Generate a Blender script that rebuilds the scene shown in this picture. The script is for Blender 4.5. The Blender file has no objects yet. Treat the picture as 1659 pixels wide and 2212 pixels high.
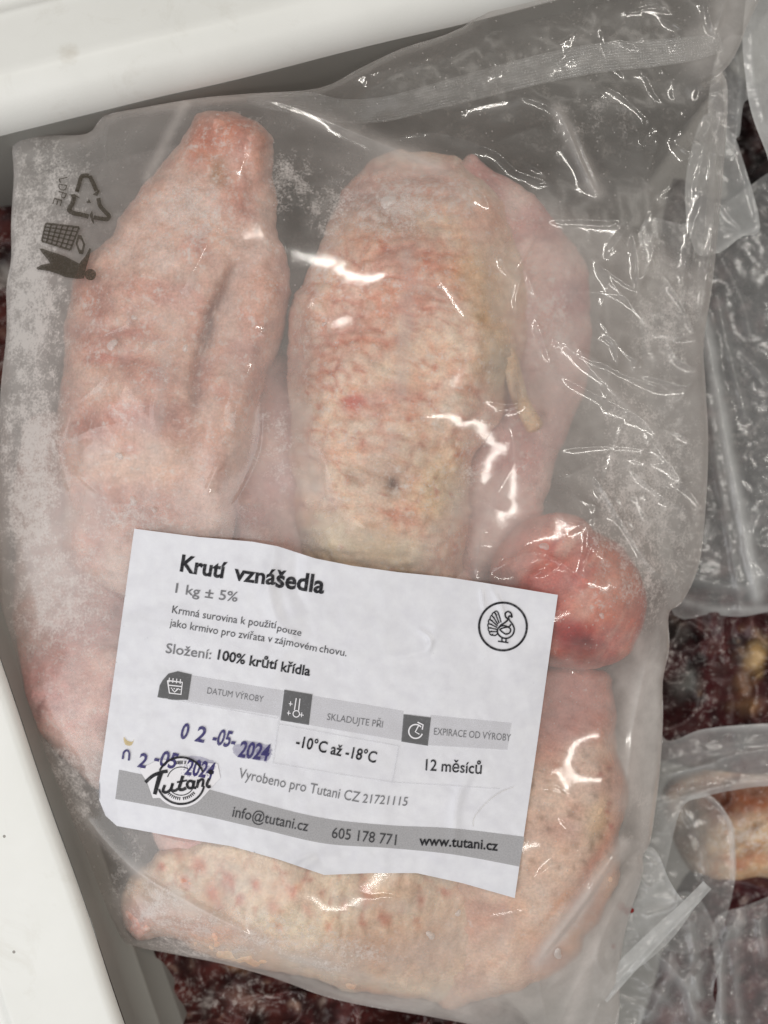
import bpy, math, random
import numpy as np
from mathutils import Vector
R = math.radians
sc = bpy.context.scene
COL = sc.collection

# ------------------------------------------------------------------ camera, world, lamps, exposure
W, H = 1659.0, 2212.0            # grid the plan is drawn on
S, D = 0.266 / 1659.0, 0.30      # metres per plan unit at z = 0, camera height
cam = bpy.data.cameras.new('camera')
cam.sensor_fit = 'HORIZONTAL'
cam.sensor_width = 36.0
cam.lens = 36.0 * D / 0.266
cam.clip_start, cam.clip_end = 0.01, 50
cam.dof.use_dof = True
cam.dof.focus_distance = 0.288
cam.dof.aperture_fstop = 6.5
camo = bpy.data.objects.new('camera', cam)
camo.location = (0, 0, D)
COL.objects.link(camo)
sc.camera = camo

world = bpy.data.worlds.new('World')
sc.world = world
world.use_nodes = True
bg = world.node_tree.nodes['Background']
bg.inputs['Color'].default_value = (1.0, 0.965, 0.91, 1)
bg.inputs['Strength'].default_value = 0.18


def lamp(name, loc, aim, sx, sy, power, color):
    l = bpy.data.lights.new(name, 'AREA')
    l.shape = 'RECTANGLE'
    l.size, l.size_y, l.energy, l.color = sx, sy, power, color
    o = bpy.data.objects.new(name, l)
    o.location = loc
    o.rotation_euler = (Vector(aim) - Vector(loc)).to_track_quat('-Z', 'Y').to_euler()
    COL.objects.link(o)


for tx, ty, tz, tw, th, tp in ((-0.50, 0.85, 1.4, 0.40, 0.045, 2.2), (0.62, 0.62, 1.5, 0.8, 0.03, 3.6), (1.05, -0.10, 1.3, 0.03, 1.1, 3.4), (0.15, -0.85, 1.5, 0.5, 0.03, 1.2)):  # first tube follows the highlights; the others are added, unseen, for film glints
    lamp('glint_tube_lamp', (tx, ty, tz), (0, 0, 0), tw, th, tp * 1.6, (1.0, 0.955, 0.885))
lamp('left_key_lamp', (-0.66, -0.46, 0.72), (0, -0.02, 0), 1.0, 1.0, 7.4, (0.975, 0.985, 1.0))  # unseen soft key light, placed to brighten the lower left

sc.view_settings.view_transform = 'Standard'
sc.view_settings.look = 'None'
sc.view_settings.exposure = -0.07
sc.view_settings.gamma = 1.0
sc.view_settings.use_curve_mapping = False
sc.render.engine = 'CYCLES'
sc.cycles.max_bounces = 14
sc.cycles.transparent_max_bounces = 24
sc.cycles.diffuse_bounces = 4
sc.cycles.glossy_bounces = 3
sc.cycles.transmission_bounces = 6
sc.cycles.caustics_reflective = False
sc.cycles.caustics_refractive = False
sc.cycles.use_denoising = True

# ------------------------------------------------------------------ helpers


def P(px, py, z):
    """plan units -> metres, for a point at height z"""
    px, py, z = np.broadcast_arrays(np.asarray(px, float), np.asarray(py, float), np.asarray(z, float))
    k = (D - z) / D * S
    return np.stack([(px - W / 2) * k, -(py - H / 2) * k, z], -1)


def lin(c):
    c = np.asarray(c, float) / 255.0
    return np.where(c <= 0.04045, c / 12.92, ((c + 0.055) / 1.055) ** 2.4)


def hashlat(seed):
    return np.random.RandomState(seed).rand(256, 256)


_lat = {}


def vnoise(x, y, seed):
    if seed not in _lat:
        _lat[seed] = hashlat(seed)
    L = _lat[seed]
    xi, yi = np.floor(x).astype(int), np.floor(y).astype(int)
    fx, fy = x - xi, y - yi
    fx = fx * fx * fx * (fx * (fx * 6 - 15) + 10)
    fy = fy * fy * fy * (fy * (fy * 6 - 15) + 10)
    x0, x1, y0, y1 = xi & 255, (xi + 1) & 255, yi & 255, (yi + 1) & 255
    a = L[y0, x0] * (1 - fx) + L[y0, x1] * fx
    b = L[y1, x0] * (1 - fx) + L[y1, x1] * fx
    return a * (1 - fy) + b * fy


def fbm(x, y, octaves, seed, gain=0.5):
    v, a, t = 0, 1, 0
    for o in range(octaves):
        v = v + a * vnoise(x * 2 ** o + 17.3 * o, y * 2 ** o + 5.1 * o, seed + o)
        t += a
        a *= gain
    return v / t


def worley(x, y, seed, jit=1.0):
    for k in (seed, seed + 7777):
        if k not in _lat:
            _lat[k] = hashlat(k)
    A, B = _lat[seed], _lat[seed + 7777]
    xi, yi = np.floor(x).astype(int), np.floor(y).astype(int)
    f1 = np.full(x.shape, 9.0)
    f2 = np.full(x.shape, 9.0)
    for i in (-2, -1, 0, 1) if jit < 1 else (-1, 0, 1):
        for j in (-1, 0, 1):
            cx, cy = xi + i, yi + j
            d = np.hypot(cx + 0.5 + jit * (A[cy & 255, cx & 255] - .5) + 0.5 * (cy & 1) * (jit < 1) - x, cy + .5 + jit * (B[cy & 255, cx & 255] - .5) - y)
            f2 = np.where(d < f1, f1, np.minimum(f2, d))
            f1 = np.minimum(f1, d)
    return f1, f2


def sstep(a, b, x):
    t = np.clip((x - a) / (b - a), 0, 1)
    return t * t * (3 - 2 * t)


def polydist(x, y, pts):
    """distance, signed side and arc share to a polyline"""
    best = np.full(x.shape, 1e9)
    side = np.zeros(x.shape)
    share = np.zeros(x.shape)
    pts = np.asarray(pts, float)
    seg = np.hypot(*(pts[1:] - pts[:-1]).T)
    tot, acc = seg.sum(), 0.0
    for k in range(len(pts) - 1):
        ax, ay = pts[k]
        dx, dy = pts[k + 1] - pts[k]
        t = np.clip(((x - ax) * dx + (y - ay) * dy) / max(dx * dx + dy * dy, 1e-9), 0, 1)
        qx, qy = x - ax - t * dx, y - ay - t * dy
        d = np.hypot(qx, qy)
        m = d < best
        best = np.where(m, d, best)
        side = np.where(m, np.sign(dx * qy - dy * qx), side)
        share = np.where(m, (acc + t * seg[k]) / tot, share)
        acc += seg[k]
    return best, side, share


def curve(pts, n=12, closed=False):
    """Catmull-Rom through points of any dimension"""
    p = np.asarray(pts, float)
    out = []
    m = len(p)
    rng = range(m) if closed else range(m - 1)
    for i in rng:
        if closed:
            a, b, c, d = p[(i - 1) % m], p[i], p[(i + 1) % m], p[(i + 2) % m]
        else:
            a, b, c, d = p[max(i - 1, 0)], p[i], p[i + 1], p[min(i + 2, m - 1)]
        for t in np.linspace(0, 1, n, endpoint=False):
            out.append(0.5 * (2 * b + (c - a) * t + (2 * a - 5 * b + 4 * c - d) * t * t + (3 * b - a - 3 * c + d) * t ** 3))
    if not closed:
        out.append(p[-1])
    return np.array(out)


def inside(x, y, poly):
    c = np.zeros(x.shape, bool)
    n = len(poly)
    for i in range(n):
        x0, y0 = poly[i]
        x1, y1 = poly[(i + 1) % n]
        if y0 == y1:
            continue
        c ^= ((y0 > y) != (y1 > y)) & (x < (x1 - x0) * (y - y0) / (y1 - y0) + x0)
    return c


def nearest_on(x, y, poly):
    best = np.full(x.shape, 1e9)
    bx, by = x.copy(), y.copy()
    bs = np.zeros(x.shape)
    n = len(poly)
    for i in range(n):
        ax, ay = poly[i]
        dx, dy = poly[(i + 1) % n] - poly[i]
        t = np.clip(((x - ax) * dx + (y - ay) * dy) / max(dx * dx + dy * dy, 1e-9), 0, 1)
        qx, qy = ax + t * dx, ay + t * dy
        d = np.hypot(x - qx, y - qy)
        m = d < best
        best = np.where(m, d, best)
        bx = np.where(m, qx, bx)
        by = np.where(m, qy, by)
        bs = np.where(m, i + t, bs)
    return best, bx, by, bs


def mesh_obj(name, verts, quads, mat, parent=None, attrs=None, smooth=True, tris=None):
    me = bpy.data.meshes.new(name)
    verts = np.asarray(verts, np.float32).reshape(-1, 3)
    faces = []
    nq = 0 if quads is None else len(quads)
    nt = 0 if tris is None else len(tris)
    me.vertices.add(len(verts))
    me.vertices.foreach_set('co', verts.ravel())
    loops = np.concatenate([np.asarray(a, np.int32).ravel() for a in (quads, tris) if a is not None and len(a)])
    me.loops.add(len(loops))
    me.loops.foreach_set('vertex_index', loops)
    me.polygons.add(nq + nt)
    starts = np.concatenate([np.arange(nq) * 4, nq * 4 + np.arange(nt) * 3]).astype(np.int32)
    me.polygons.foreach_set('loop_start', starts)
    me.update(calc_edges=True)
    me.validate()
    if smooth:
        me.polygons.foreach_set('use_smooth', np.ones(nq + nt, bool))
    if attrs:
        for k, v in attrs.items():
            v = np.asarray(v, np.float32)
            if v.ndim == 2:
                a = me.attributes.new(k, 'FLOAT_COLOR', 'POINT')
                rgba = np.ones((len(v), 4), np.float32)
                rgba[:, :3] = v
                a.data.foreach_set('color', rgba.ravel())
            else:
                a = me.attributes.new(k, 'FLOAT', 'POINT')
                a.data.foreach_set('value', v.ravel())
    me.materials.append(mat)
    o = bpy.data.objects.new(name, me)
    COL.objects.link(o)
    if parent:
        o.parent = parent
    return o


def empty(name, loc, label, cat, group=None):
    o = bpy.data.objects.new(name, None)
    COL.objects.link(o)
    o.location = loc
    o.empty_display_size = 0.02
    tag(o, label, cat, group)
    return o


def tag(o, label=None, cat=None, group=None, kind=None):
    for k, v in (('label', label), ('category', cat), ('group', group), ('kind', kind)):
        if v:
            o[k] = v
    return o


def adopt(child, parent):
    """parent keeping the place of a mesh built in world coordinates"""
    child.parent = parent
    child.matrix_parent_inverse = parent.matrix_basis.inverted()


def gridquads(nv, nu, wrap=False):
    i = np.arange(nv - 1)[:, None] * nu
    j = np.arange(nu if wrap else nu - 1)[None]
    k = (j + 1) % nu
    return np.stack([i + j, i + k, i + nu + k, i + nu + j], -1).reshape(-1, 4)


def clipped_sheet(poly, step, pad=0):
    """grid of plan points clipped to a polygon, rim snapped to the outline"""
    poly = np.asarray(poly, float)
    x0, y0 = poly.min(0) - 2 * step
    x1, y1 = poly.max(0) + 2 * step
    gx, gy = np.meshgrid(np.arange(x0, x1, step), np.arange(y0, y1, step))
    nv, nu = gx.shape
    ins = inside(gx, gy, poly)
    q = gridquads(nv, nu)
    keep = ins.ravel()[q].any(1)
    q = q[keep]
    used = np.unique(q)
    re = np.full(nv * nu, -1)
    re[used] = np.arange(len(used))
    q = re[q]
    x, y = gx.ravel()[used].copy(), gy.ravel()[used].copy()
    out = ~ins.ravel()[used]
    d, bx, by, _ = nearest_on(x[out], y[out], poly)
    x[out], y[out] = bx, by
    return x, y, q


# ------------------------------------------------------------------ materials


def newmat(name):
    m = bpy.data.materials.new(name)
    m.use_nodes = True
    nt = m.node_tree
    nt.nodes.clear()
    return m, nt, nt.nodes.new('ShaderNodeOutputMaterial')


def N(nt, kind, inputs=None, **props):
    n = nt.nodes.new('ShaderNode' + kind)
    for k, v in props.items():
        setattr(n, k, v)
    for k, v in (inputs or {}).items():
        s = n.inputs[k]
        if isinstance(v, bpy.types.NodeSocket):
            nt.links.new(v, s)
        else:
            s.default_value = v
    return n


def math_(nt, op, a, b=0.0, c=0.0, clamp=False):
    n = N(nt, 'Math', {0: a, 1: b, 2: c}, operation=op)
    n.use_clamp = clamp
    return n.outputs[0]


def ramp(nt, v, lo, hi, a=0.0, b=1.0):
    n = N(nt, 'MapRange', {'Value': v, 'From Min': lo, 'From Max': hi, 'To Min': a, 'To Max': b})
    n.clamp = True
    return n.outputs[0]


def mixc(nt, f, a, b):
    n = N(nt, 'Mix', data_type='RGBA')
    for i, v in ((0, f), (6, a), (7, b)):
        if isinstance(v, bpy.types.NodeSocket):
            nt.links.new(v, n.inputs[i])
        else:
            n.inputs[i].default_value = v
    return n.outputs[2]


def noise(nt, co, scale, detail=3.0, rough=0.55, dist=0.0):
    return N(nt, 'TexNoise', {'Vector': co, 'Scale': scale, 'Detail': detail, 'Roughness': rough, 'Distortion': dist}).outputs['Fac']


def film_material(name, tint=(0.79, 0.75, 0.725), rough=0.085, haze_gain=1.0, bump=0.05, fres=1.58):
    """plastic film: clear where it clings, milky where frost sits on it"""
    m, nt, out = newmat(name)
    co = N(nt, 'TexCoord').outputs['Object']
    haze = N(nt, 'Attribute', attribute_name='haze').outputs['Fac']
    frost = N(nt, 'Attribute', attribute_name='frost').outputs['Fac']
    n1 = noise(nt, co, 190, 9, 0.76)
    n2 = noise(nt, co, 1100, 3, 0.65)
    n3 = noise(nt, co, 110, 4, 0.6)
    mott = math_(nt, 'ADD', math_(nt, 'MULTIPLY', n1, 0.68), math_(nt, 'MULTIPLY', n2, 0.32))
    thr = math_(nt, 'SUBTRACT', 0.63, math_(nt, 'MULTIPLY', frost, 0.19))
    cr = N(nt, 'MapRange', {'Value': mott, 'From Min': math_(nt, 'SUBTRACT', thr, 0.05), 'From Max': math_(nt, 'ADD', thr, 0.09)})
    cr.clamp = True
    crystals = math_(nt, 'MULTIPLY', cr.outputs[0], math_(nt, 'MULTIPLY', ramp(nt, frost, 0.02, 0.45), 0.58))
    hz = math_(nt, 'MULTIPLY', haze, math_(nt, 'MULTIPLY', ramp(nt, n3, 0.3, 0.7, 0.82, 1.15), haze_gain))
    lw = N(nt, 'LayerWeight', {'Blend': 0.25}).outputs['Facing']
    edge = math_(nt, 'MULTIPLY', math_(nt, 'POWER', lw, 2.0), 0.35)
    tot = math_(nt, 'ADD', math_(nt, 'ADD', hz, crystals), edge, clamp=True)
    # tiny sparkles of ice grains
    v = N(nt, 'TexVoronoi', {'Vector': co, 'Scale': 520.0, 'Randomness': 1.0})
    grain = math_(nt, 'MULTIPLY', math_(nt, 'LESS_THAN', v.outputs['Distance'], 0.16),
                  math_(nt, 'GREATER_THAN', N(nt, 'SeparateColor', {0: v.outputs['Color']}).outputs[0], 0.80))
    tot = math_(nt, 'MAXIMUM', tot, math_(nt, 'MULTIPLY', grain, 0.42))
    bn = N(nt, 'Bump', {'Strength': bump, 'Distance': 0.0004, 'Height': math_(nt, 'ADD', math_(nt, 'MULTIPLY', n1, 0.6), n3)})
    dif = N(nt, 'BsdfDiffuse', {'Color': (*tint, 1), 'Normal': bn.outputs[0]}).outputs[0]
    trl = N(nt, 'BsdfTranslucent', {'Color': (*tint, 1)}).outputs[0]
    milk = N(nt, 'MixShader', {0: 0.35, 1: dif, 2: trl}).outputs[0]
    clear = N(nt, 'BsdfTransparent', {'Color': (0.975, 0.97, 0.965, 1)}).outputs[0]
    body = N(nt, 'MixShader', {0: tot, 1: clear, 2: milk}).outputs[0]
    g1 = N(nt, 'BsdfGlossy', {'Color': (1, 1, 1, 1), 'Roughness': rough, 'Normal': bn.outputs[0]}).outputs[0]
    g2 = N(nt, 'BsdfGlossy', {'Color': (1, 1, 1, 1), 'Roughness': rough * 2 + 0.2, 'Normal': bn.outputs[0]}).outputs[0]
    gl = N(nt, 'MixShader', {0: 0.36, 1: g1, 2: g2}).outputs[0]
    fc = N(nt, 'LayerWeight', {'Blend': 0.5, 'Normal': bn.outputs[0]}).outputs['Facing']
    f0 = ((fres - 1) / (fres + 1)) ** 2
    fr = math_(nt, 'ADD', f0, math_(nt, 'MULTIPLY', math_(nt, 'POWER', fc, 5.0), 1 - f0))
    dry = math_(nt, 'SUBTRACT', 1.0, math_(nt, 'MULTIPLY', crystals, 0.9), clamp=True)
    sh = N(nt, 'MixShader', {0: math_(nt, 'MULTIPLY', fr, dry), 1: body, 2: gl})
    nt.links.new(sh.outputs[0], out.inputs[0])
    return m


def meat_material(name, sss=0.12, frost_gain=1.0, rough=0.45, bump=0.35):
    m, nt, out = newmat(name)
    co = N(nt, 'TexCoord').outputs['Object']
    col = N(nt, 'Attribute', attribute_name='tone').outputs['Color']
    frost = N(nt, 'Attribute', attribute_name='frost').outputs['Fac']
    n1 = noise(nt, co, 260, 6, 0.65)
    n2 = noise(nt, co, 1100, 4, 0.6)
    n3 = noise(nt, co, 70, 4, 0.6)
    var = math_(nt, 'ADD', math_(nt, 'MULTIPLY', n1, 0.7), math_(nt, 'MULTIPLY', n3, 0.5))
    hsv = N(nt, 'HueSaturation', {'Color': col, 'Saturation': ramp(nt, n3, 0.3, 0.7, 0.75, 1.05), 'Value': math_(nt, 'MULTIPLY', ramp(nt, var, 0.35, 0.85, 0.70, 1.14), ramp(nt, n2, 0.3, 0.7, 0.86, 1.12))})
    n4 = noise(nt, co, 420, 8, 0.74)
    mott = math_(nt, 'ADD', math_(nt, 'MULTIPLY', n4, 0.75), math_(nt, 'MULTIPLY', n3, 0.25))
    thr = math_(nt, 'SUBTRACT', 0.63, math_(nt, 'MULTIPLY', frost, 0.20))
    cr = N(nt, 'MapRange', {'Value': mott, 'From Min': math_(nt, 'SUBTRACT', thr, 0.03), 'From Max': math_(nt, 'ADD', thr, 0.08)})
    cr.clamp = True
    ice = math_(nt, 'MULTIPLY', cr.outputs[0], 0.62 * frost_gain)
    c = mixc(nt, ice, hsv.outputs[0], (0.74, 0.68, 0.65, 1))
    bn = N(nt, 'Bump', {'Strength': bump, 'Distance': 0.0005, 'Height': math_(nt, 'ADD', n1, math_(nt, 'MULTIPLY', n2, 0.5))})
    p = N(nt, 'BsdfPrincipled', {'Base Color': c, 'Roughness': rough, 'Subsurface Weight': sss,
                                 'Subsurface Radius': (1.0, 0.35, 0.2), 'Subsurface Scale': 0.003, 'Normal': bn.outputs[0]})
    nt.links.new(p.outputs[0], out.inputs[0])
    return m


def plain(name, rgb, rough=0.5, spec=0.3, alpha=1.0):
    m, nt, out = newmat(name)
    p = N(nt, 'BsdfPrincipled', {'Base Color': (*rgb, 1), 'Roughness': rough, 'Specular IOR Level': spec, 'Alpha': alpha})
    nt.links.new(p.outputs[0], out.inputs[0])
    return m


def ink(name, rgb, alpha, scale=900):
    """print with slightly uneven, worn coverage"""
    m, nt, out = newmat(name)
    co = N(nt, 'TexCoord').outputs['Object']
    n = noise(nt, co, scale, 3, 0.6)
    a = math_(nt, 'MULTIPLY', ramp(nt, n, 0.30, 0.58, 0.72, 1.0), alpha)
    p = N(nt, 'BsdfPrincipled', {'Base Color': (*rgb, 1), 'Roughness': 0.6, 'Specular IOR Level': 0.15, 'Alpha': a})
    nt.links.new(p.outputs[0], out.inputs[0])
    return m


def plastic_white():
    m, nt, out = newmat('white_freezer_plastic')
    co = N(nt, 'TexCoord').outputs['Object']
    big = noise(nt, co, 18, 4, 0.6)
    v = N(nt, 'TexVoronoi', {'Vector': co, 'Scale': 75.0, 'Randomness': 1.0})
    rnd = N(nt, 'SeparateColor', {0: v.outputs['Color']})
    size = math_(nt, 'MULTIPLY', rnd.outputs[1], 0.045)
    speck = math_(nt, 'MULTIPLY', math_(nt, 'LESS_THAN', v.outputs['Distance'], size), math_(nt, 'GREATER_THAN', rnd.outputs[0], 0.45))
    c = mixc(nt, ramp(nt, big, 0.35, 0.7), (0.84, 0.845, 0.82, 1), (0.78, 0.785, 0.755, 1))
    stain = N(nt, 'VectorMath', {0: co, 1: tuple(P(150, 117, 0.012))}, operation='DISTANCE').outputs['Value']
    st = math_(nt, 'MULTIPLY', ramp(nt, math_(nt, 'ADD', stain, math_(nt, 'MULTIPLY', noise(nt, co, 500, 3), 0.004)), 0.002, 0.0065, 1, 0), 0.35)
    c = mixc(nt, st, c, (0.42, 0.35, 0.24, 1))
    smud = math_(nt, 'MULTIPLY', ramp(nt, noise(nt, co, 55, 6, 0.7, 0.6), 0.56, 0.74), 0.22)
    c = mixc(nt, smud, c, (0.50, 0.46, 0.38, 1))
    c = mixc(nt, math_(nt, 'MULTIPLY', speck, 0.75), c, (0.12, 0.10, 0.08, 1))
    bn = N(nt, 'Bump', {'Strength': 0.10, 'Distance': 0.0003, 'Height': noise(nt, co, 900, 2)})
    p = N(nt, 'BsdfPrincipled', {'Base Color': c, 'Roughness': 0.38, 'Specular IOR Level': 0.4, 'Normal': bn.outputs[0]})
    nt.links.new(p.outputs[0], out.inputs[0])
    return m


def paper():
    m, nt, out = newmat('label_paper')
    co = N(nt, 'TexCoord').outputs['Object']
    n1 = noise(nt, co, 220, 5, 0.6)
    n2 = noise(nt, co, 1800, 3, 0.6)
    c = mixc(nt, ramp(nt, n1, 0.3, 0.7), (0.69, 0.69, 0.745, 1), (0.755, 0.76, 0.805, 1))
    v = N(nt, 'TexVoronoi', {'Vector': co, 'Scale': 240.0})
    rnd = N(nt, 'SeparateColor', {0: v.outputs['Color']})
    wet = math_(nt, 'MULTIPLY', math_(nt, 'LESS_THAN', v.outputs['Distance'], 0.06), math_(nt, 'GREATER_THAN', rnd.outputs[0], 0.86))
    c = mixc(nt, math_(nt, 'MULTIPLY', wet, 0.25), c, (0.45, 0.44, 0.48, 1))
    bn = N(nt, 'Bump', {'Strength': 0.22, 'Distance': 0.0004, 'Height': math_(nt, 'ADD', noise(nt, co, 130, 4, 0.5), math_(nt, 'MULTIPLY', n2, 0.15))})
    p = N(nt, 'BsdfPrincipled', {'Base Color': c, 'Roughness': 0.33, 'Specular IOR Level': 0.45, 'Normal': bn.outputs[0]})
    nt.links.new(p.outputs[0], out.inputs[0])
    return m


M_WHITE = plastic_white()
M_FILM = film_material('frosted_bag_film')
M_BACK = film_material('bag_back_film', tint=(0.66, 0.62, 0.58), rough=0.3)
M_FILM2 = film_material('clear_bag_film', tint=(0.78, 0.79, 0.79), rough=0.11, bump=0.25)
M_SEAL = film_material('heat_seal_film', tint=(0.74, 0.73, 0.71), rough=0.14, bump=0.05)
M_SKIN = meat_material('poultry_skin', frost_gain=1.1)
M_DARK = meat_material('dark_mince', sss=0.0, rough=0.4, bump=0.3)
M_PAPER = paper()
M_BLACK = ink('black_print', (0.018, 0.018, 0.022), 0.97)
M_SOFTBLACK = ink('thin_black_print', (0.05, 0.05, 0.055), 0.88, 1400)
M_GREYTXT = ink('grey_print', (0.16, 0.16, 0.17), 0.80, 1600)
M_GREYBAR = ink('grey_bar_print', (0.42, 0.415, 0.43), 0.92, 1800)
M_PALE = ink('pale_grey_print', (0.68, 0.675, 0.71), 0.6, 1800)
M_ICON = ink('dark_grey_print', (0.13, 0.13, 0.135), 0.90, 1800)
M_WHITEINK = plain('white_print', (0.80, 0.79, 0.83), 0.5)
M_STAMP = ink('violet_stamp_ink', (0.050, 0.042, 0.165), 0.92, 1100)
M_SMEAR = ink('violet_smear', (0.22, 0.20, 0.36), 0.34, 500)
M_BROWNINK = ink('brown_film_print', (0.055, 0.045, 0.032), 0.88, 1300)
M_YELLOW = plain('yellow_stain', (0.66, 0.50, 0.20), 0.6, alpha=0.6)
M_BLOOD = plain('blood_drop', (0.22, 0.015, 0.012), 0.25)

# ------------------------------------------------------------------ chest freezer: two rims with their inner walls
freezer = empty('chest_freezer', tuple(P(-300, 400, -0.20)), 'white plastic freezer rim and inner walls around the bagged frozen meat', 'freezer')


def rim(a, b, inward, prof, name):
    """extrude a profile of (offset inward, z) along the line a-b (plan, at z = .01)"""
    A, B = P(*a, 0.010)[:2], P(*b, 0.010)[:2]
    n = np.array(inward, float)
    n[1] *= -1
    t = (B - A) / np.linalg.norm(B - A)
    n = n - t * n.dot(t)
    n /= np.linalg.norm(n)
    prof = np.array(prof)
    us = np.linspace(0, 1, 160)
    vs = []
    for u in us:
        c = A + (B - A) * u
        wob = (vnoise(np.array(u * 9.0), np.array(2.5), 41) - 0.5) * 0.0012
        for o, z in prof:
            q = c + n * (o + wob)
            vs.append((q[0], q[1], z))
    o = mesh_obj(name, vs, gridquads(len(us), len(prof)), M_SHADELINER if name == 'inner_wall' else M_WHITE)
    adopt(o, freezer)
    return o


M_SHADELINER = plain('shade_grey_liner', (0.30, 0.295, 0.275), 0.4)  # darker than the rim: shade of the inner walls is put into this grey


def roundlip(top, r, flat, steps=8, tilt=0.0):
    out = [(-0.16, top - 0.03), (-0.15, top - 0.004 - tilt)]
    out += [(-flat - 0.006, top - tilt - 0.0035), (-flat - 0.003, top - tilt - 0.0030), (-flat - 0.0012, top - tilt - 0.001), (-flat, top - tilt)]
    out += list(zip(np.linspace(-flat + 0.001, -r, 8), np.linspace(top - tilt, top, 8)))
    for k in range(1, steps + 1):
        th = k / steps * math.pi / 2
        out.append((-r + r * math.sin(th), top - r + r * math.cos(th)))
    return out


top_prof = roundlip(0.013, 0.013, 0.036, 12, 0.005)
o1 = rim((-500, 385), (1800, -182), (0.24, 1), top_prof, 'rim')
left_prof = roundlip(0.010, 0.0035, 0.034, 8)
o2 = rim((-330, 500), (420, 2680), (1, -0.34), left_prof, 'rim')
wall_t = [(0.0003, 0.0), (0.0003, -0.01), (0.002, -0.03), (0.004, -0.06), (0.006, -0.10), (0.010, -0.20)]
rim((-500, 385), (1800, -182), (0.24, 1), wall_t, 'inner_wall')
wall_l = [(0.0003, 0.0065), (0.0006, 0.0), (0.0009, -0.012), (0.0024, -0.0125), (0.0027, -0.014), (0.0029, -0.028), (0.0038, -0.0285), (0.0040, -0.03), (0.0045, -0.10), (0.008, -0.20)]
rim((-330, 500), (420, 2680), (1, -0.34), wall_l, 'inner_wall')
fx, fy = np.meshgrid(np.linspace(-0.4, 0.6, 20), np.linspace(-0.6, 0.4, 20))
fl = mesh_obj('freezer_floor', np.stack([fx, fy, np.full(fx.shape, -0.2)], -1), gridquads(20, 20), M_SHADELINER)
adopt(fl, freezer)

# ------------------------------------------------------------------ frozen wings inside the bag
GS = 4.0
gx0, gy0 = -80.0, -80.0
gnx, gny = 456, 594
GX, GY = np.meshgrid(gx0 + np.arange(gnx) * GS, gy0 + np.arange(gny) * GS)
MEAT = np.full(GX.shape, -1.0)


def paint(x, y, base, spots, seed, wob=14.0):
    """lay soft-edged patches of colour over a base: (x, y, rx, ry, angle, rgb, strength)"""
    wx = (fbm(x / 34, y / 34, 4, seed) - 0.5) * 2 * wob
    wy = (fbm(x / 34, y / 34, 4, seed + 50) - 0.5) * 2 * wob
    c = base
    for (sx, sy, rx, ry, an, rgb, st) in spots:
        ca, sa = math.cos(R(an)), math.sin(R(an))
        dx, dy = x + wx - sx, y + wy - sy
        d = ((dx * ca + dy * sa) / rx) ** 2 + ((-dx * sa + dy * ca) / ry) ** 2
        w = np.exp(-d ** 1.3)[..., None] * st
        c = c * (1 - w) + lin(rgb) * w
    return c


def tones(x, y, cols, scale, seed):
    n = fbm(x / scale, y / scale, 5, seed, 0.6)
    n = np.clip((n - 0.28) / 0.44, 0, 1) * (len(cols) - 1)
    i = np.clip(np.floor(n).astype(int), 0, len(cols) - 2)
    f = (n - i)[..., None]
    L = np.array([lin(c) for c in cols])
    return L[i] * (1 - f) + L[i + 1] * f


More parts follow.
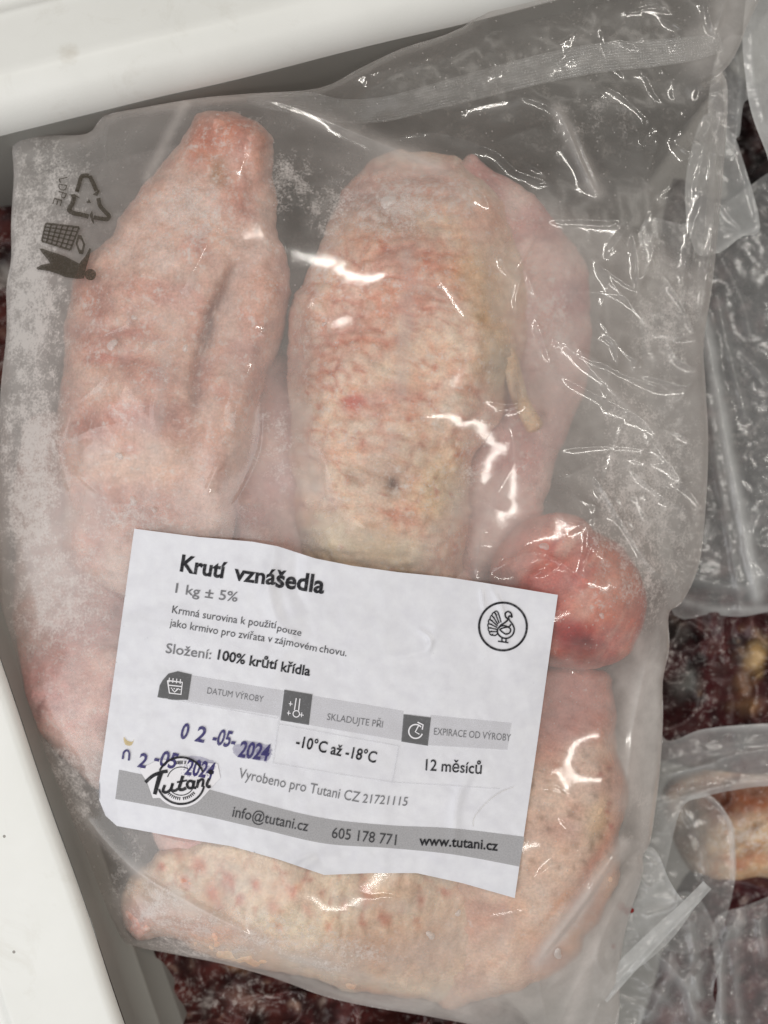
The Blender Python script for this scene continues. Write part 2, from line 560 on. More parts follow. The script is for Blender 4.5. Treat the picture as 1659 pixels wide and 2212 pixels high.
def loft(name, keys, cap0, cap1, relief, colour, frost, mat, label, cat, nseg=150, per=4.0, register=True, group='frozen turkey pieces in the bag', squash=0.7, wob=1.0):
    """a fleshy piece: spine keys (x, y, half width left, half width right, z centre, height)"""
    K = curve(keys, 24)
    seg = np.hypot(*np.diff(K[:, :2], axis=0).T)
    s = np.r_[0, np.cumsum(seg)]
    n = int(s[-1] / per)
    u = np.linspace(0, s[-1], n)
    K = np.stack([np.interp(u, s, K[:, i]) for i in range(6)], 1)
    T = np.gradient(K[:, :2], axis=0)
    T = np.stack([np.convolve(np.pad(T[:, i], 12, mode='edge'), np.ones(25) / 25, 'valid') for i in range(2)], 1)
    T /= np.linalg.norm(T, axis=1)[:, None]
    rows = []
    m = 24
    for k in range(m, 0, -1):
        a = k / m * math.pi / 2
        rows.append((K[0, :2] - T[0] * cap0 * math.sin(a), T[0], K[0], max(math.cos(a), 0.004)))
    for i in range(n):
        rows.append((K[i, :2], T[i], K[i], 1.0))
    for k in range(1, m + 1):
        a = k / m * math.pi / 2
        rows.append((K[-1, :2] + T[-1] * cap1 * math.sin(a), T[-1], K[-1], max(math.cos(a), 0.004)))
    th = np.linspace(0, 2 * math.pi, nseg, endpoint=False)
    ct, st = np.cos(th), np.sin(th)
    ct = np.sign(ct) * np.abs(ct) ** 0.72
    stz = np.sign(st) * np.abs(st) ** 0.72
    X, Y, Z, UP = [], [], [], []
    for c, t, k, sc_ in rows:
        nl = np.array([-t[1], t[0]])       # first width: left on the page for a piece drawn downwards
        w = np.where(ct > 0, k[2], k[3]) * sc_ * np.abs(ct)
        sg = np.sign(ct)
        X.append(c[0] + nl[0] * w * sg)
        Y.append(c[1] + nl[1] * w * sg)
        hh = k[5] * (sc_ ** 0.8)
        Z.append((k[4] + np.where(stz > 0, stz * hh, stz * hh * squash)))
        UP.append(np.clip(st, 0, 1))
    X, Y, Z, UP = map(np.array, (X, Y, Z, UP))
    big = min(1.0, K[:, 2].mean() / 120.0) * wob
    wobx = (fbm(X / 95, Y / 95, 4, 900) - 0.5) * 44 * big
    woby = (fbm(X / 95, Y / 95, 4, 910) - 0.5) * 44 * big
    X, Y = X + wobx, Y + woby
    Z = Z / 1000.0
    Z = Z + UP ** 0.5 * relief(X, Y) / 1000.0
    if register:
        ix = np.clip(np.round((X - gx0) / GS).astype(int), 0, gnx - 1)
        iy = np.clip(np.round((Y - gy0) / GS).astype(int), 0, gny - 1)
        np.maximum.at(MEAT, (iy.ravel(), ix.ravel()), Z.ravel())
    V = P(X, Y, Z)
    cx, cy, cz = V.reshape(-1, 3).mean(0)
    org = np.array([cx, cy, V[..., 2].min()])
    o = mesh_obj(name, V.reshape(-1, 3) - org, gridquads(len(rows), nseg, True), mat, None,
                 {'tone': colour(X, Y).reshape(-1, 3), 'frost': frost(X, Y).ravel()})
    o.location = org
    tag(o, label, cat, group)
    return o


def crease(x, y, pts, w, depth):
    d, _, s = polydist(x, y, pts)
    return -depth * np.exp(-(d / w) ** 2) * np.sin(np.clip(s, 0.03, 0.97) * math.pi) ** 0.5


def bulge(x, y, cx, cy, rx, ry, h):
    return h * np.exp(-(((x - cx) / rx) ** 2 + ((y - cy) / ry) ** 2))


def fr(spots, base=0.25):
    def f(x, y):
        v = np.full(x.shape, base)
        for (sx, sy, rx, ry, s) in spots:
            v = np.maximum(v, s * np.exp(-(((x - sx) / rx) ** 2 + ((y - sy) / ry) ** 2)))
        return v
    return f


# left wing: bony tip at the top, folded flap along its right side
def relA(x, y):
    z = (fbm(x / 70, y / 70, 5, 3) - 0.5) * 5.0
    z = z + crease(x, y, [(515, 560), (480, 650), (450, 720), (432, 800), (420, 880)], 16, 5.0)
    z = z + crease(x, y, [(300, 690), (240, 710), (170, 740)], 18, 1.6)
    z = z + crease(x, y, [(330, 770), (260, 775), (200, 790)], 18, 1.4)
    z = z + crease(x, y, [(585, 420), (600, 520), (570, 640)], 20, 2.5) + crease(x, y, [(330, 420), (300, 520), (240, 600)], 24, 2.0) + crease(x, y, [(160, 860), (200, 960), (300, 1020)], 26, 1.8) + bulge(x, y, 545, 300, 26, 60, 2.0)
    z = z + bulge(x, y, 470, 300, 80, 90, 2.5) + bulge(x, y, 440, 570, 60, 130, 3.0) + bulge(x, y, 300, 880, 120, 140, 3.5)
    rd, _, rt = polydist(x, y, curve([(600, 540), (560, 720), (515, 880), (480, 1020), (455, 1150)], 8))
    z = z + 4.5 * np.exp(-(rd / 46) ** 2)
    z = z + crease(x, y, [(470, 860), (440, 980), (410, 1100)], 20, 2.5)
    return z


def colA(x, y):
    c = tones(x, y, [(204, 148, 134), (220, 170, 154), (228, 186, 168), (236, 202, 188)], 90, 11)
    return paint(x, y, c, [
        (470, 300, 70, 70, 0, (205, 118, 88), .65), (440, 290, 40, 40, 0, (178, 92, 66), .55), (560, 330, 26, 90, 0, (228, 160, 134), .5),
        (470, 375, 18, 26, 0, (150, 112, 70), .7), (500, 440, 40, 80, 0, (205, 120, 96), .4),
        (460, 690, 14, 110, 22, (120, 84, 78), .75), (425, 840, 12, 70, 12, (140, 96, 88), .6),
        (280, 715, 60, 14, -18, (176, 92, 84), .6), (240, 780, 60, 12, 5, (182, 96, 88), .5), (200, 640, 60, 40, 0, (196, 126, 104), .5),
        (330, 730, 40, 12, 10, (180, 104, 96), .4), (230, 930, 90, 50, -10, (196, 122, 106), .5), (320, 1000, 110, 70, 0, (226, 180, 148), .6),
        (560, 620, 60, 90, -10, (214, 146, 120), .5), (500, 900, 36, 120, 10, (220, 168, 142), .5), (300, 1110, 140, 50, 0, (190, 128, 108), .6),
        (285, 970, 26, 18, 0, (190, 92, 84), .4), (620, 660, 16, 60, -25, (170, 110, 96), .5), (470, 520, 30, 60, 20, (232, 196, 176), .5)], 21)


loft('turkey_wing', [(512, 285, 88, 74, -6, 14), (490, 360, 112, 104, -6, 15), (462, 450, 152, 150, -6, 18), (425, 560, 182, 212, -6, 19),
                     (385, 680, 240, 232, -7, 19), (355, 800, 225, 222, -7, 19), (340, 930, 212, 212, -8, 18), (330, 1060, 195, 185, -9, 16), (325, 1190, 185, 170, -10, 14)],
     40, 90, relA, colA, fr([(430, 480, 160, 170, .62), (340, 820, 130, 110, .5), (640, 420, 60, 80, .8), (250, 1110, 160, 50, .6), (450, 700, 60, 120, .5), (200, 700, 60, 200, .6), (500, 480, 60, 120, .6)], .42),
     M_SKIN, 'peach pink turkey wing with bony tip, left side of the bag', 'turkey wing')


# centre wing: cream skin with red feather pits
def pads(x, y, sc_, seed, sq=1.0):
    # nearly regular rows of feather follicles, as on plucked skin
    return worley(x / sc_ + (fbm(x / 70, y / 70, 3, seed) - .5) * 1.6, y / sc_ * sq + (fbm(x / 70, y / 70, 3, seed + 4) - .5) * 1.6, seed, 0.45)


def relB(x, y):
    f1, f2 = pads(x, y, 37, 71, 1.15)
    z = (fbm(x / 110, y / 110, 3, 33) - 0.5) * 5.0 - 4.0 * sstep(1030, 1120, x + 0.12 * (y - 600)) + crease(x, y, [(1060, 470), (1075, 600), (1075, 720)], 24, 2.0)
    z = z + sstep(0.0, 0.6, f2 - f1) * 0.8
    z = z + bulge(x, y, 800, 860, 130, 130, 2) + bulge(x, y, 760, 1150, 110, 90, 3.5) + bulge(x, y, 880, 620, 130, 120, 2.5)
    z = z + crease(x, y, [(700, 1000), (850, 1015), (1000, 980)], 40, 2.5) + crease(x, y, [(690, 490), (850, 470), (1010, 480)], 26, 2.0)
    z = z + crease(x, y, [(1060, 760), (1040, 880), (1010, 1000)], 22, 1.5)
    return z


def colB(x, y):
    c = tones(x, y, [(220, 158, 134), (230, 178, 152), (234, 194, 168), (240, 208, 182)], 80, 35)
    f1, f2 = pads(x, y, 37, 71, 1.15)
    g = (1 - sstep(0.04, 0.26, f2 - f1)) * np.clip((fbm(x / 24, y / 24, 3, 77) - 0.40) * 5, 0, 1) + 0.35 * (1 - sstep(0.0, 0.3, f2 - f1)) * sstep(760, 660, y)
    pale = sstep(0.15, 0.75, f2 - f1) * 0.55
    c = c * (1 - pale[..., None]) + lin((244, 222, 202)) * pale[..., None]
    g = np.clip(g, 0, 1) * sstep(.40, .56, fbm(x / 75, y / 75, 3, 79))
    reg = np.exp(-(((x - 850) / 230) ** 2 + ((y - 800) / 400) ** 2) ** 2) * 0.55
    c = c * (1 - (g * reg)[..., None]) + lin((194, 100, 76)) * (g * reg)[..., None]
    sp = [(850, 560, 150, 60, 5, (218, 148, 126), .45), (840, 650, 140, 60, 0, (214, 140, 120), .35), (760, 720, 60, 60, 0, (214, 140, 118), .5),
          (1040, 600, 60, 120, 0, (228, 192, 150), .65), (1050, 480, 60, 50, 20, (228, 160, 130), .6), (1075, 720, 40, 90, 0, (216, 178, 130), .6),
          (1080, 800, 40, 60, 0, (158, 138, 100), .75), (768, 868, 30, 24, -20, (196, 74, 66), .75), (830, 870, 40, 40, 0, (222, 160, 140), .5),
          (850, 1048, 17, 18, 0, (70, 50, 52), .9), (760, 1030, 16, 18, 20, (150, 106, 80), .5), (735, 1105, 22, 10, 20, (170, 110, 70), .6), (850, 1020, 60, 30, 0, (176, 136, 116), .4),
          (710, 1150, 60, 60, 0, (226, 206, 166), .7), (800, 1190, 120, 50, 5, (226, 204, 158), .7), (950, 1060, 60, 100, 0, (222, 196, 152), .6),
          (900, 940, 60, 50, 0, (230, 190, 164), .5), (870, 1230, 20, 12, 0, (180, 140, 70), .6), (760, 450, 110, 60, 0, (206, 166, 150), .7), (870, 400, 160, 50, 0, (196, 146, 136), .6),
          (650, 800, 40, 150, 0, (176, 136, 122), .6), (730, 430, 50, 30, 0, (196, 112, 100), .5), (925, 640, 20, 10, 20, (178, 96, 56), .6), (1035, 692, 14, 8, 0, (160, 116, 60), .6)]
    rs = np.random.RandomState(5)
    for k in range(90):
        yy = rs.uniform(540, 1230)
        xx = rs.uniform(650, 1000)
        sp.append((xx, yy, rs.uniform(5, 11), rs.uniform(4, 7), rs.uniform(0, 180), [(196, 104, 76), (182, 88, 62), (206, 120, 96)][k % 3], rs.uniform(.35, .75)))
    return paint(x, y, c, sp, 44, 12)


loft('turkey_wing', [(850, 395, 120, 150, -9, 13), (872, 470, 170, 215, -6, 18), (884, 590, 222, 262, -5, 22), (874, 720, 252, 262, -4, 23),
                     (862, 850, 240, 232, -4, 23), (844, 980, 212, 186, -4, 22), (828, 1110, 195, 180, -6, 20), (818, 1250, 175, 176, -9, 16)],
     60, 80, relB, colB, fr([(850, 440, 150, 80, .85), (900, 600, 140, 90, .4), (680, 700, 60, 160, .5), (860, 1030, 160, 60, .55), (930, 900, 60, 80, .5), (680, 560, 80, 120, .7), (1000, 430, 80, 60, .7)], .3),
     M_SKIN, 'cream turkey wing with red feather pits and dark spot, middle of bag', 'turkey wing')


def relS(x, y):
    return (fbm(x / 60, y / 60, 4, 133) - 0.5) * 4


def colP(x, y):
    c = tones(x, y, [(204, 148, 142), (216, 166, 158), (224, 182, 172), (230, 196, 186)], 70, 61)
    return paint(x, y, c, [(1230, 650, 60, 50, 0, (178, 96, 98), .5), (1180, 850, 60, 120, 0, (204, 160, 154), .6), (1130, 1000, 50, 60, 0, (186, 116, 108), .5),
                           (1020, 410, 60, 40, 0, (186, 110, 104), .6)], 66)


loft('turkey_flesh', [(1000, 400, 60, 70, -12, 9), (1090, 480, 80, 90, -11, 12), (1165, 600, 110, 105, -11, 13), (1180, 730, 120, 100, -12, 13), (1165, 860, 110, 95, -14, 12), (1115, 1000, 95, 90, -15, 12), (1080, 1110, 100, 90, -15, 11), (1060, 1210, 90, 90, -16, 10)],
     50, 60, relS, colP, fr([(1190, 700, 80, 180, .7)], .3), M_SKIN, 'pale pink flap of turkey flesh beside the cream wing', 'turkey flesh')

loft('skin_strip', [(1085, 720, 22, 14, 5, 4), (1108, 790, 24, 16, 5, 4.5), (1128, 865, 20, 16, 4, 4.5), (1156, 922, 21, 20, 2, 4.5)],
     20, 10, lambda x, y: (fbm(x / 14, y / 14, 3, 5) - 0.5) * 2, lambda x, y: paint(x, y, tones(x, y, [(212, 170, 128), (224, 186, 146), (230, 200, 164)], 30, 3), [(1115, 850, 9, 60, 0, (150, 106, 64), .6)], 8, 3),
     fr([], .15), M_SKIN, 'thin tan strip of turkey skin hanging off the cream wing', 'turkey skin', nseg=48)


# pink joint on the right
def relC(x, y):
    return (fbm(x / 60, y / 60, 4, 203) - 0.5) * 4 + bulge(x, y, 1220, 1240, 120, 90, 3) + crease(x, y, [(1190, 1160), (1230, 1250), (1280, 1330)], 22, 1.2)


def colC(x, y):
    c = tones(x, y, [(198, 96, 86), (214, 118, 104), (222, 138, 120), (226, 154, 136)], 80, 81)
    st_ = sstep(.52, .72, fbm((x * .9 + y * .5) / 15, (y * .9 - x * .5) / 85, 4, 87)) * .45
    c = c * (1 - st_[..., None]) + lin((176, 70, 66)) * st_[..., None]
    st_ = sstep(.55, .72, fbm((x * .9 + y * .5) / 22 + 40, (y * .9 - x * .5) / 110, 4, 89)) * .5
    c = c * (1 - st_[..., None]) + lin((238, 198, 180)) * st_[..., None]
    return paint(x, y, c, [(1235, 1375, 80, 46, 20, (172, 40, 40), 1.0), (1255, 1392, 40, 20, 10, (120, 16, 22), .95), (1240, 1425, 70, 22, 0, (150, 92, 82), .7), (1330, 1250, 50, 70, 20, (228, 158, 130), .6), (1110, 1180, 60, 60, 0, (206, 132, 120), .6), (1340, 1300, 60, 80, 0, (212, 128, 104), .6),
                           (1240, 1300, 30, 20, 0, (200, 110, 90), .4), (1180, 1450, 80, 60, 0, (186, 104, 92), .6), (1190, 1250, 60, 30, -20, (196, 92, 84), .5), (1080, 1270, 40, 40, 0, (170, 104, 96), .6)], 86)


loft('turkey_joint', [(1175, 1205, 128, 118, -7, 15), (1205, 1258, 165, 158, -6, 18), (1238, 1325, 150, 160, -6, 18), (1235, 1385, 125, 135, -7, 16)],
     84, 60, relC, colC, fr([(1300, 1280, 70, 60, .45)], .08), M_SKIN, 'rounded pink turkey joint with blood spot, right of the label', 'turkey joint', wob=0.35)


# brownish thigh-like flesh lower right
def relE(x, y):
    return (fbm(x / 80, y / 80, 4, 233) - 0.5) * 4 + crease(x, y, [(1330, 1720), (1290, 1860), (1220, 1960)], 18, 2.0)


def colE(x, y):
    c = tones(x, y, [(214, 168, 148), (224, 184, 162), (230, 194, 172), (234, 204, 184)], 90, 91)
    sp = [(1220, 1490, 170, 100, 0, (200, 124, 114), .85), (1330, 1680, 40, 60, 0, (212, 140, 112), .6), (1180, 1600, 60, 60, 0, (196, 122, 104), .6), (1240, 1560, 90, 40, 0, (196, 116, 104), .6), (1290, 1850, 14, 70, 32, (196, 110, 80), .8),
          (1210, 1950, 10, 70, 40, (206, 140, 96), .6), (1290, 1775, 30, 60, 10, (226, 190, 140), .5), (1240, 2020, 160, 40, -10, (214, 166, 134), .5)]
    rs = np.random.RandomState(9)
    for k in range(46):
        sp.append((rs.uniform(1140, 1330), rs.uniform(1650, 1900), rs.uniform(4, 9), rs.uniform(4, 8), rs.uniform(0, 180), (150, 116, 94), rs.uniform(.3, .6)))
    for k in range(6):
        sp.append((rs.uniform(1270, 1350), rs.uniform(1640, 1790), rs.uniform(5, 9), rs.uniform(5, 9), 0, (176, 84, 70), rs.uniform(.5, .8)))
    return paint(x, y, c, sp, 96, 9)


loft('turkey_thigh', [(1200, 1480, 100, 120, -13, 11), (1195, 1590, 130, 140, -10, 13), (1200, 1690, 150, 150, -8, 17), (1190, 1800, 180, 155, -8, 18), (1150, 1920, 180, 160, -9, 17), (1080, 2030, 150, 130, -11, 14), (980, 2090, 110, 90, -14, 11)],
     60, 70, relE, colE, fr([(1250, 1980, 100, 60, .5)], .12), M_SKIN, 'tan brown turkey piece showing right below the label', 'turkey piece')


# bottom wing: cream with orange pits
def relD(x, y):
    f1, f2 = pads(x, y, 50, 171, 1.1)
    return (fbm(x / 80, y / 80, 4, 303) - 0.5) * 4 + sstep(0.0, 0.5, f2 - f1) * 0.7 + crease(x, y, [(440, 2060), (560, 2050), (680, 2110)], 20, 1.0) + bulge(x, y, 300, 2010, 70, 60, 2)


def colD(x, y):
    c = tones(x, y, [(222, 184, 154), (232, 202, 174), (238, 214, 188), (240, 220, 198)], 80, 111)
    f1, f2 = pads(x, y, 50, 171, 1.1)
    pk = (1 - sstep(0.02, 0.30, f2 - f1)) * np.clip((fbm(x / 30, y / 30, 3, 177) - 0.46) * 6, 0, 1) * np.exp(-((y - 1920) / 80) ** 2) * np.exp(-((x - 640) / 330) ** 4) * .75
    c = c * (1 - pk[..., None]) + lin((206, 116, 84)) * pk[..., None]
    sp = []
    for (sx, sy, r_) in [(383, 1838, 15), (430, 1868, 18), (495, 1896, 15), (400, 1905, 14), (460, 1930, 18), (552, 1912, 12), (590, 1960, 18), (630, 1926, 13), (695, 1935, 10), (520, 1945, 12),
                         (665, 1970, 14), (740, 1950, 12), (790, 1930, 16), (860, 1955, 14), (830, 1985, 16), (910, 1945, 12), (600, 2000, 10), (710, 2000, 10), (350, 1870, 10), (900, 1990, 10), (780, 1995, 9), (960, 1930, 12)]:
        sp.append((sx, sy, r_ * 1.2, r_ * .75, 60, (206, 112, 80), .85))
    sp += [(560, 2125, 120, 40, 6, (186, 132, 108), .9), (350, 2000, 80, 60, 0, (220, 176, 156), .6), (290, 1990, 40, 50, 0, (204, 128, 120), .7), (330, 2050, 120, 22, 8, (190, 100, 86), .7),
           (900, 2060, 160, 60, 0, (214, 170, 146), .7), (720, 2080, 60, 30, 20, (222, 186, 160), .6), (840, 2150, 120, 12, 12, (206, 140, 100), .7), (1000, 2000, 120, 60, 0, (222, 186, 160), .6), (1010, 1930, 40, 20, 0, (216, 150, 120), .5), (450, 2010, 160, 30, 10, (228, 178, 162), .6), (640, 1990, 90, 40, 10, (238, 220, 190), .5), (480, 1850, 160, 25, 12, (226, 190, 158), .5)]
    return paint(x, y, c, sp, 116, 7)


loft('turkey_wing', [(312, 1965, 66, 78, -12, 11), (400, 1940, 112, 128, -9, 15), (540, 1930, 152, 172, -8, 18), (700, 1940, 180, 196, -8, 18), (850, 1960, 190, 196, -9, 16), (1000, 1990, 170, 170, -12, 12)],
     50, 90, relD, colD, fr([(330, 2000, 120, 60, .7), (700, 2040, 200, 40, .6), (560, 2000, 120, 40, .5)], .15), M_SKIN, 'cream turkey wing with orange spots, under the label near bag bottom', 'turkey wing')


# rosy flesh under the frost at lower left and under the label
def colF(x, y):
    c = tones(x, y, [(204, 150, 142), (216, 168, 158), (222, 182, 170), (224, 190, 180)], 90, 151)
    return paint(x, y, c, [(60, 1500, 80, 90, 0, (186, 104, 102), .55), (120, 1400, 60, 60, 0, (196, 136, 128), .5), (90, 1530, 6, 28, 15, (120, 50, 46), .7), (300, 1640, 90, 120, 0, (188, 146, 126), .6)], 156)


loft('turkey_flesh', [(105, 940, 60, 70, -22, 8), (112, 1060, 85, 95, -22, 9), (140, 1190, 110, 120, -21, 10), (160, 1330, 140, 160, -17, 12), (200, 1470, 165, 230, -12, 15), (330, 1620, 130, 230, -11, 17), (460, 1740, 120, 250, -10, 17), (600, 1820, 100, 220, -10, 16)],
     60, 80, relS, colF, fr([(120, 1250, 140, 200, .7), (160, 1500, 120, 120, .4)], .3), M_SKIN, 'rosy turkey flesh under frosted film left of the label', 'turkey flesh')
loft('turkey_flesh', [(575, 800, 60, 70, -20, 10), (590, 960, 85, 95, -18, 12), (600, 1090, 110, 110, -17, 13), (640, 1210, 150, 150, -14, 14), (700, 1340, 300, 340, -10, 17), (700, 1500, 400, 430, -9, 18), (720, 1660, 420, 430, -9, 18), (760, 1780, 380, 400, -9, 18)],
     60, 70, lambda x, y: relS(x, y) * .5, colP, fr([], .3), M_SKIN, 'dull pink turkey flesh showing in the gap between two wings', 'turkey flesh')

# fill pin-holes of the height raster
for _ in range(2):
    pad = np.pad(MEAT, 1, constant_values=-1)
    mx = np.max([pad[i:i + gny, j:j + gnx] for i in range(3) for j in range(3)], 0)
    MEAT = np.where(MEAT < -0.5, mx, MEAT)

# ------------------------------------------------------------------ the bag film: a skin drawn taut over the pieces
OUT = [(32, 291), (110, 292), (190, 288), (226, 250), (310, 232), (430, 212), (540, 202), (690, 190), (780, 146), (870, 104), (1000, 58), (1180, -60), (1420, -70), (1640, -60),
       (1612, 60), (1575, 140), (1524, 182), (1560, 160), (1572, 200), (1568, 300), (1556, 450), (1538, 620), (1520, 740), (1524, 830), (1530, 960), (1524, 1100), (1510, 1220), (1474, 1300), (1445, 1325), (1446, 1400), (1432, 1470), (1432, 1560),
       (1424, 1680), (1408, 1800), (1400, 1830), (1388, 1850), (1388, 1890), (1356, 1990), (1340, 2080), (1318, 2260), (1150, 2280), (1080, 2230), (940, 2198), (800, 2175), (700, 2152), (590, 2112), (480, 2082), (380, 2062), (300, 2046), (262, 2030), (245, 2000), (185, 1975), (150, 1900), (110, 1800), (60, 1680), (20, 1560), (0, 1440), (-6, 1250), (-4, 1050), (0, 860),
       (14, 720), (14, 620), (24, 560), (24, 480), (30, 380)]
OUTs = np.array(OUT, float)
OUTc = curve(OUT, 4, closed=True)
rimz = np.full(len(OUTc), -0.010)
ox, oy = OUTc.T
rimz = np.where(oy < 320, 0.004, rimz)                                      # the empty top of the bag lies up on the rim
rimz = np.where((ox > 1200) & (oy < 1400), 0.0 - 0.008 * sstep(200, 1400, oy), rimz)
rimz = np.where((ox < 300) & (oy > 280) & (oy < 1500), -0.006, rimz)
rimz = np.where(oy > 1990, -0.014, rimz)
k_ = np.ones(15) / 15
rimz = np.convolve(np.r_[rimz[-7:], rimz, rimz[:7]], k_, 'valid')

ins = inside(GX, GY, OUTc)
dist, _, _, bs = nearest_on(GX, GY, OUTc[::2])
bz = np.interp(bs * 2, np.arange(len(OUTc)), rimz)



def relax(F, fixed, val, ob, it):
    for _ in range(it):
        p = np.pad(F, 1, mode='edge')
        A = (p[:-2, 1:-1] + p[2:, 1:-1] + p[1:-1, :-2] + p[1:-1, 2:]) * 0.25
        F = np.where(fixed, val, np.maximum(ob, A))
    return F


def blur(a, r, n=2):
    k = np.ones(2 * r + 1) / (2 * r + 1)
    for _ in range(n):
        a = np.apply_along_axis(lambda v: np.convolve(np.pad(v, r, mode='edge'), k, 'valid'), 0, a)
        a = np.apply_along_axis(lambda v: np.convolve(np.pad(v, r, mode='edge'), k, 'valid'), 1, a)
    return a


floor_ = np.where(MEAT > -0.5, MEAT, -0.022)
pad = np.pad(floor_, 6, mode='edge')
big = floor_.copy()
for i in range(0, 13, 2):
    for j in range(0, 13, 2):
        big = np.maximum(big, pad[i:i + gny, j:j + gnx])
obs = np.where(MEAT > -0.5, np.maximum(blur(big, 8, 3), MEAT + 0.0001) + 0.0005, -1.0)


def down(a, f=4):
    return a[::f, ::f]


F = None
for f, it in ((8, 500), (4, 500), (2, 350), (1, 120)):
    fx_, ob_, vl_ = down(~ins, f), down(np.where(ins, obs, -1), f), down(bz, f)
    if F is None:
        F = vl_.copy()
    else:
        n0, n1 = ob_.shape
        yi = np.clip(np.arange(n0) / 2, 0, F.shape[0] - 1.001)
        xi = np.clip(np.arange(n1) / 2, 0, F.shape[1] - 1.001)
        y0, x0 = yi.astype(int), xi.astype(int)
        fy_, fx2 = (yi - y0)[:, None], (xi - x0)[None]
        F = (F[y0][:, x0] * (1 - fx2) + F[y0][:, x0 + 1] * fx2) * (1 - fy_) + (F[y0 + 1][:, x0] * (1 - fx2) + F[y0 + 1][:, x0 + 1] * fx2) * fy_
    F = relax(F, fx_, vl_, ob_, it)


F = np.maximum(blur(F, 7, 2), np.where(ins & (MEAT > -0.5), MEAT + 0.0002, -1))
F = blur(F, 3, 2)
GAP = np.where(MEAT > -0.5, np.clip(F - MEAT, 0, 0.03), 0.03)
GAP = blur(GAP, 2, 2)


def samp(field, x, y):
    u = np.clip((x - gx0) / GS, 0, gnx - 1.001)
    v = np.clip((y - gy0) / GS, 0, gny - 1.001)
    i, j = u.astype(int), v.astype(int)
    fu, fv = u - i, v - j
    return (field[j, i] * (1 - fu) + field[j, i + 1] * fu) * (1 - fv) + (field[j + 1, i] * (1 - fu) + field[j + 1, i + 1] * fu) * fv


LAB = dict(tl=(290, 1142), tr=(1205, 1285), br=(1112, 1940), bl=(213, 1740))
LABPOLY = np.array([(290, 1142), (430, 1160), (545, 1170), (600, 1180), (680, 1206), (760, 1222), (860, 1236), (960, 1246), (1040, 1258), (1205, 1285), (1160, 1610), (1112, 1940), (1000, 1908), (900, 1886), (800, 1886),
                    (700, 1890), (600, 1856), (500, 1828), (400, 1812), (252, 1784), (228, 1762), (214, 1728), (214, 1690), (250, 1430)], float)
lab_in = inside(GX, GY, LABPOLY)
LABSOFT = blur(np.where(lab_in, 1.0, 0.0), 3, 2)

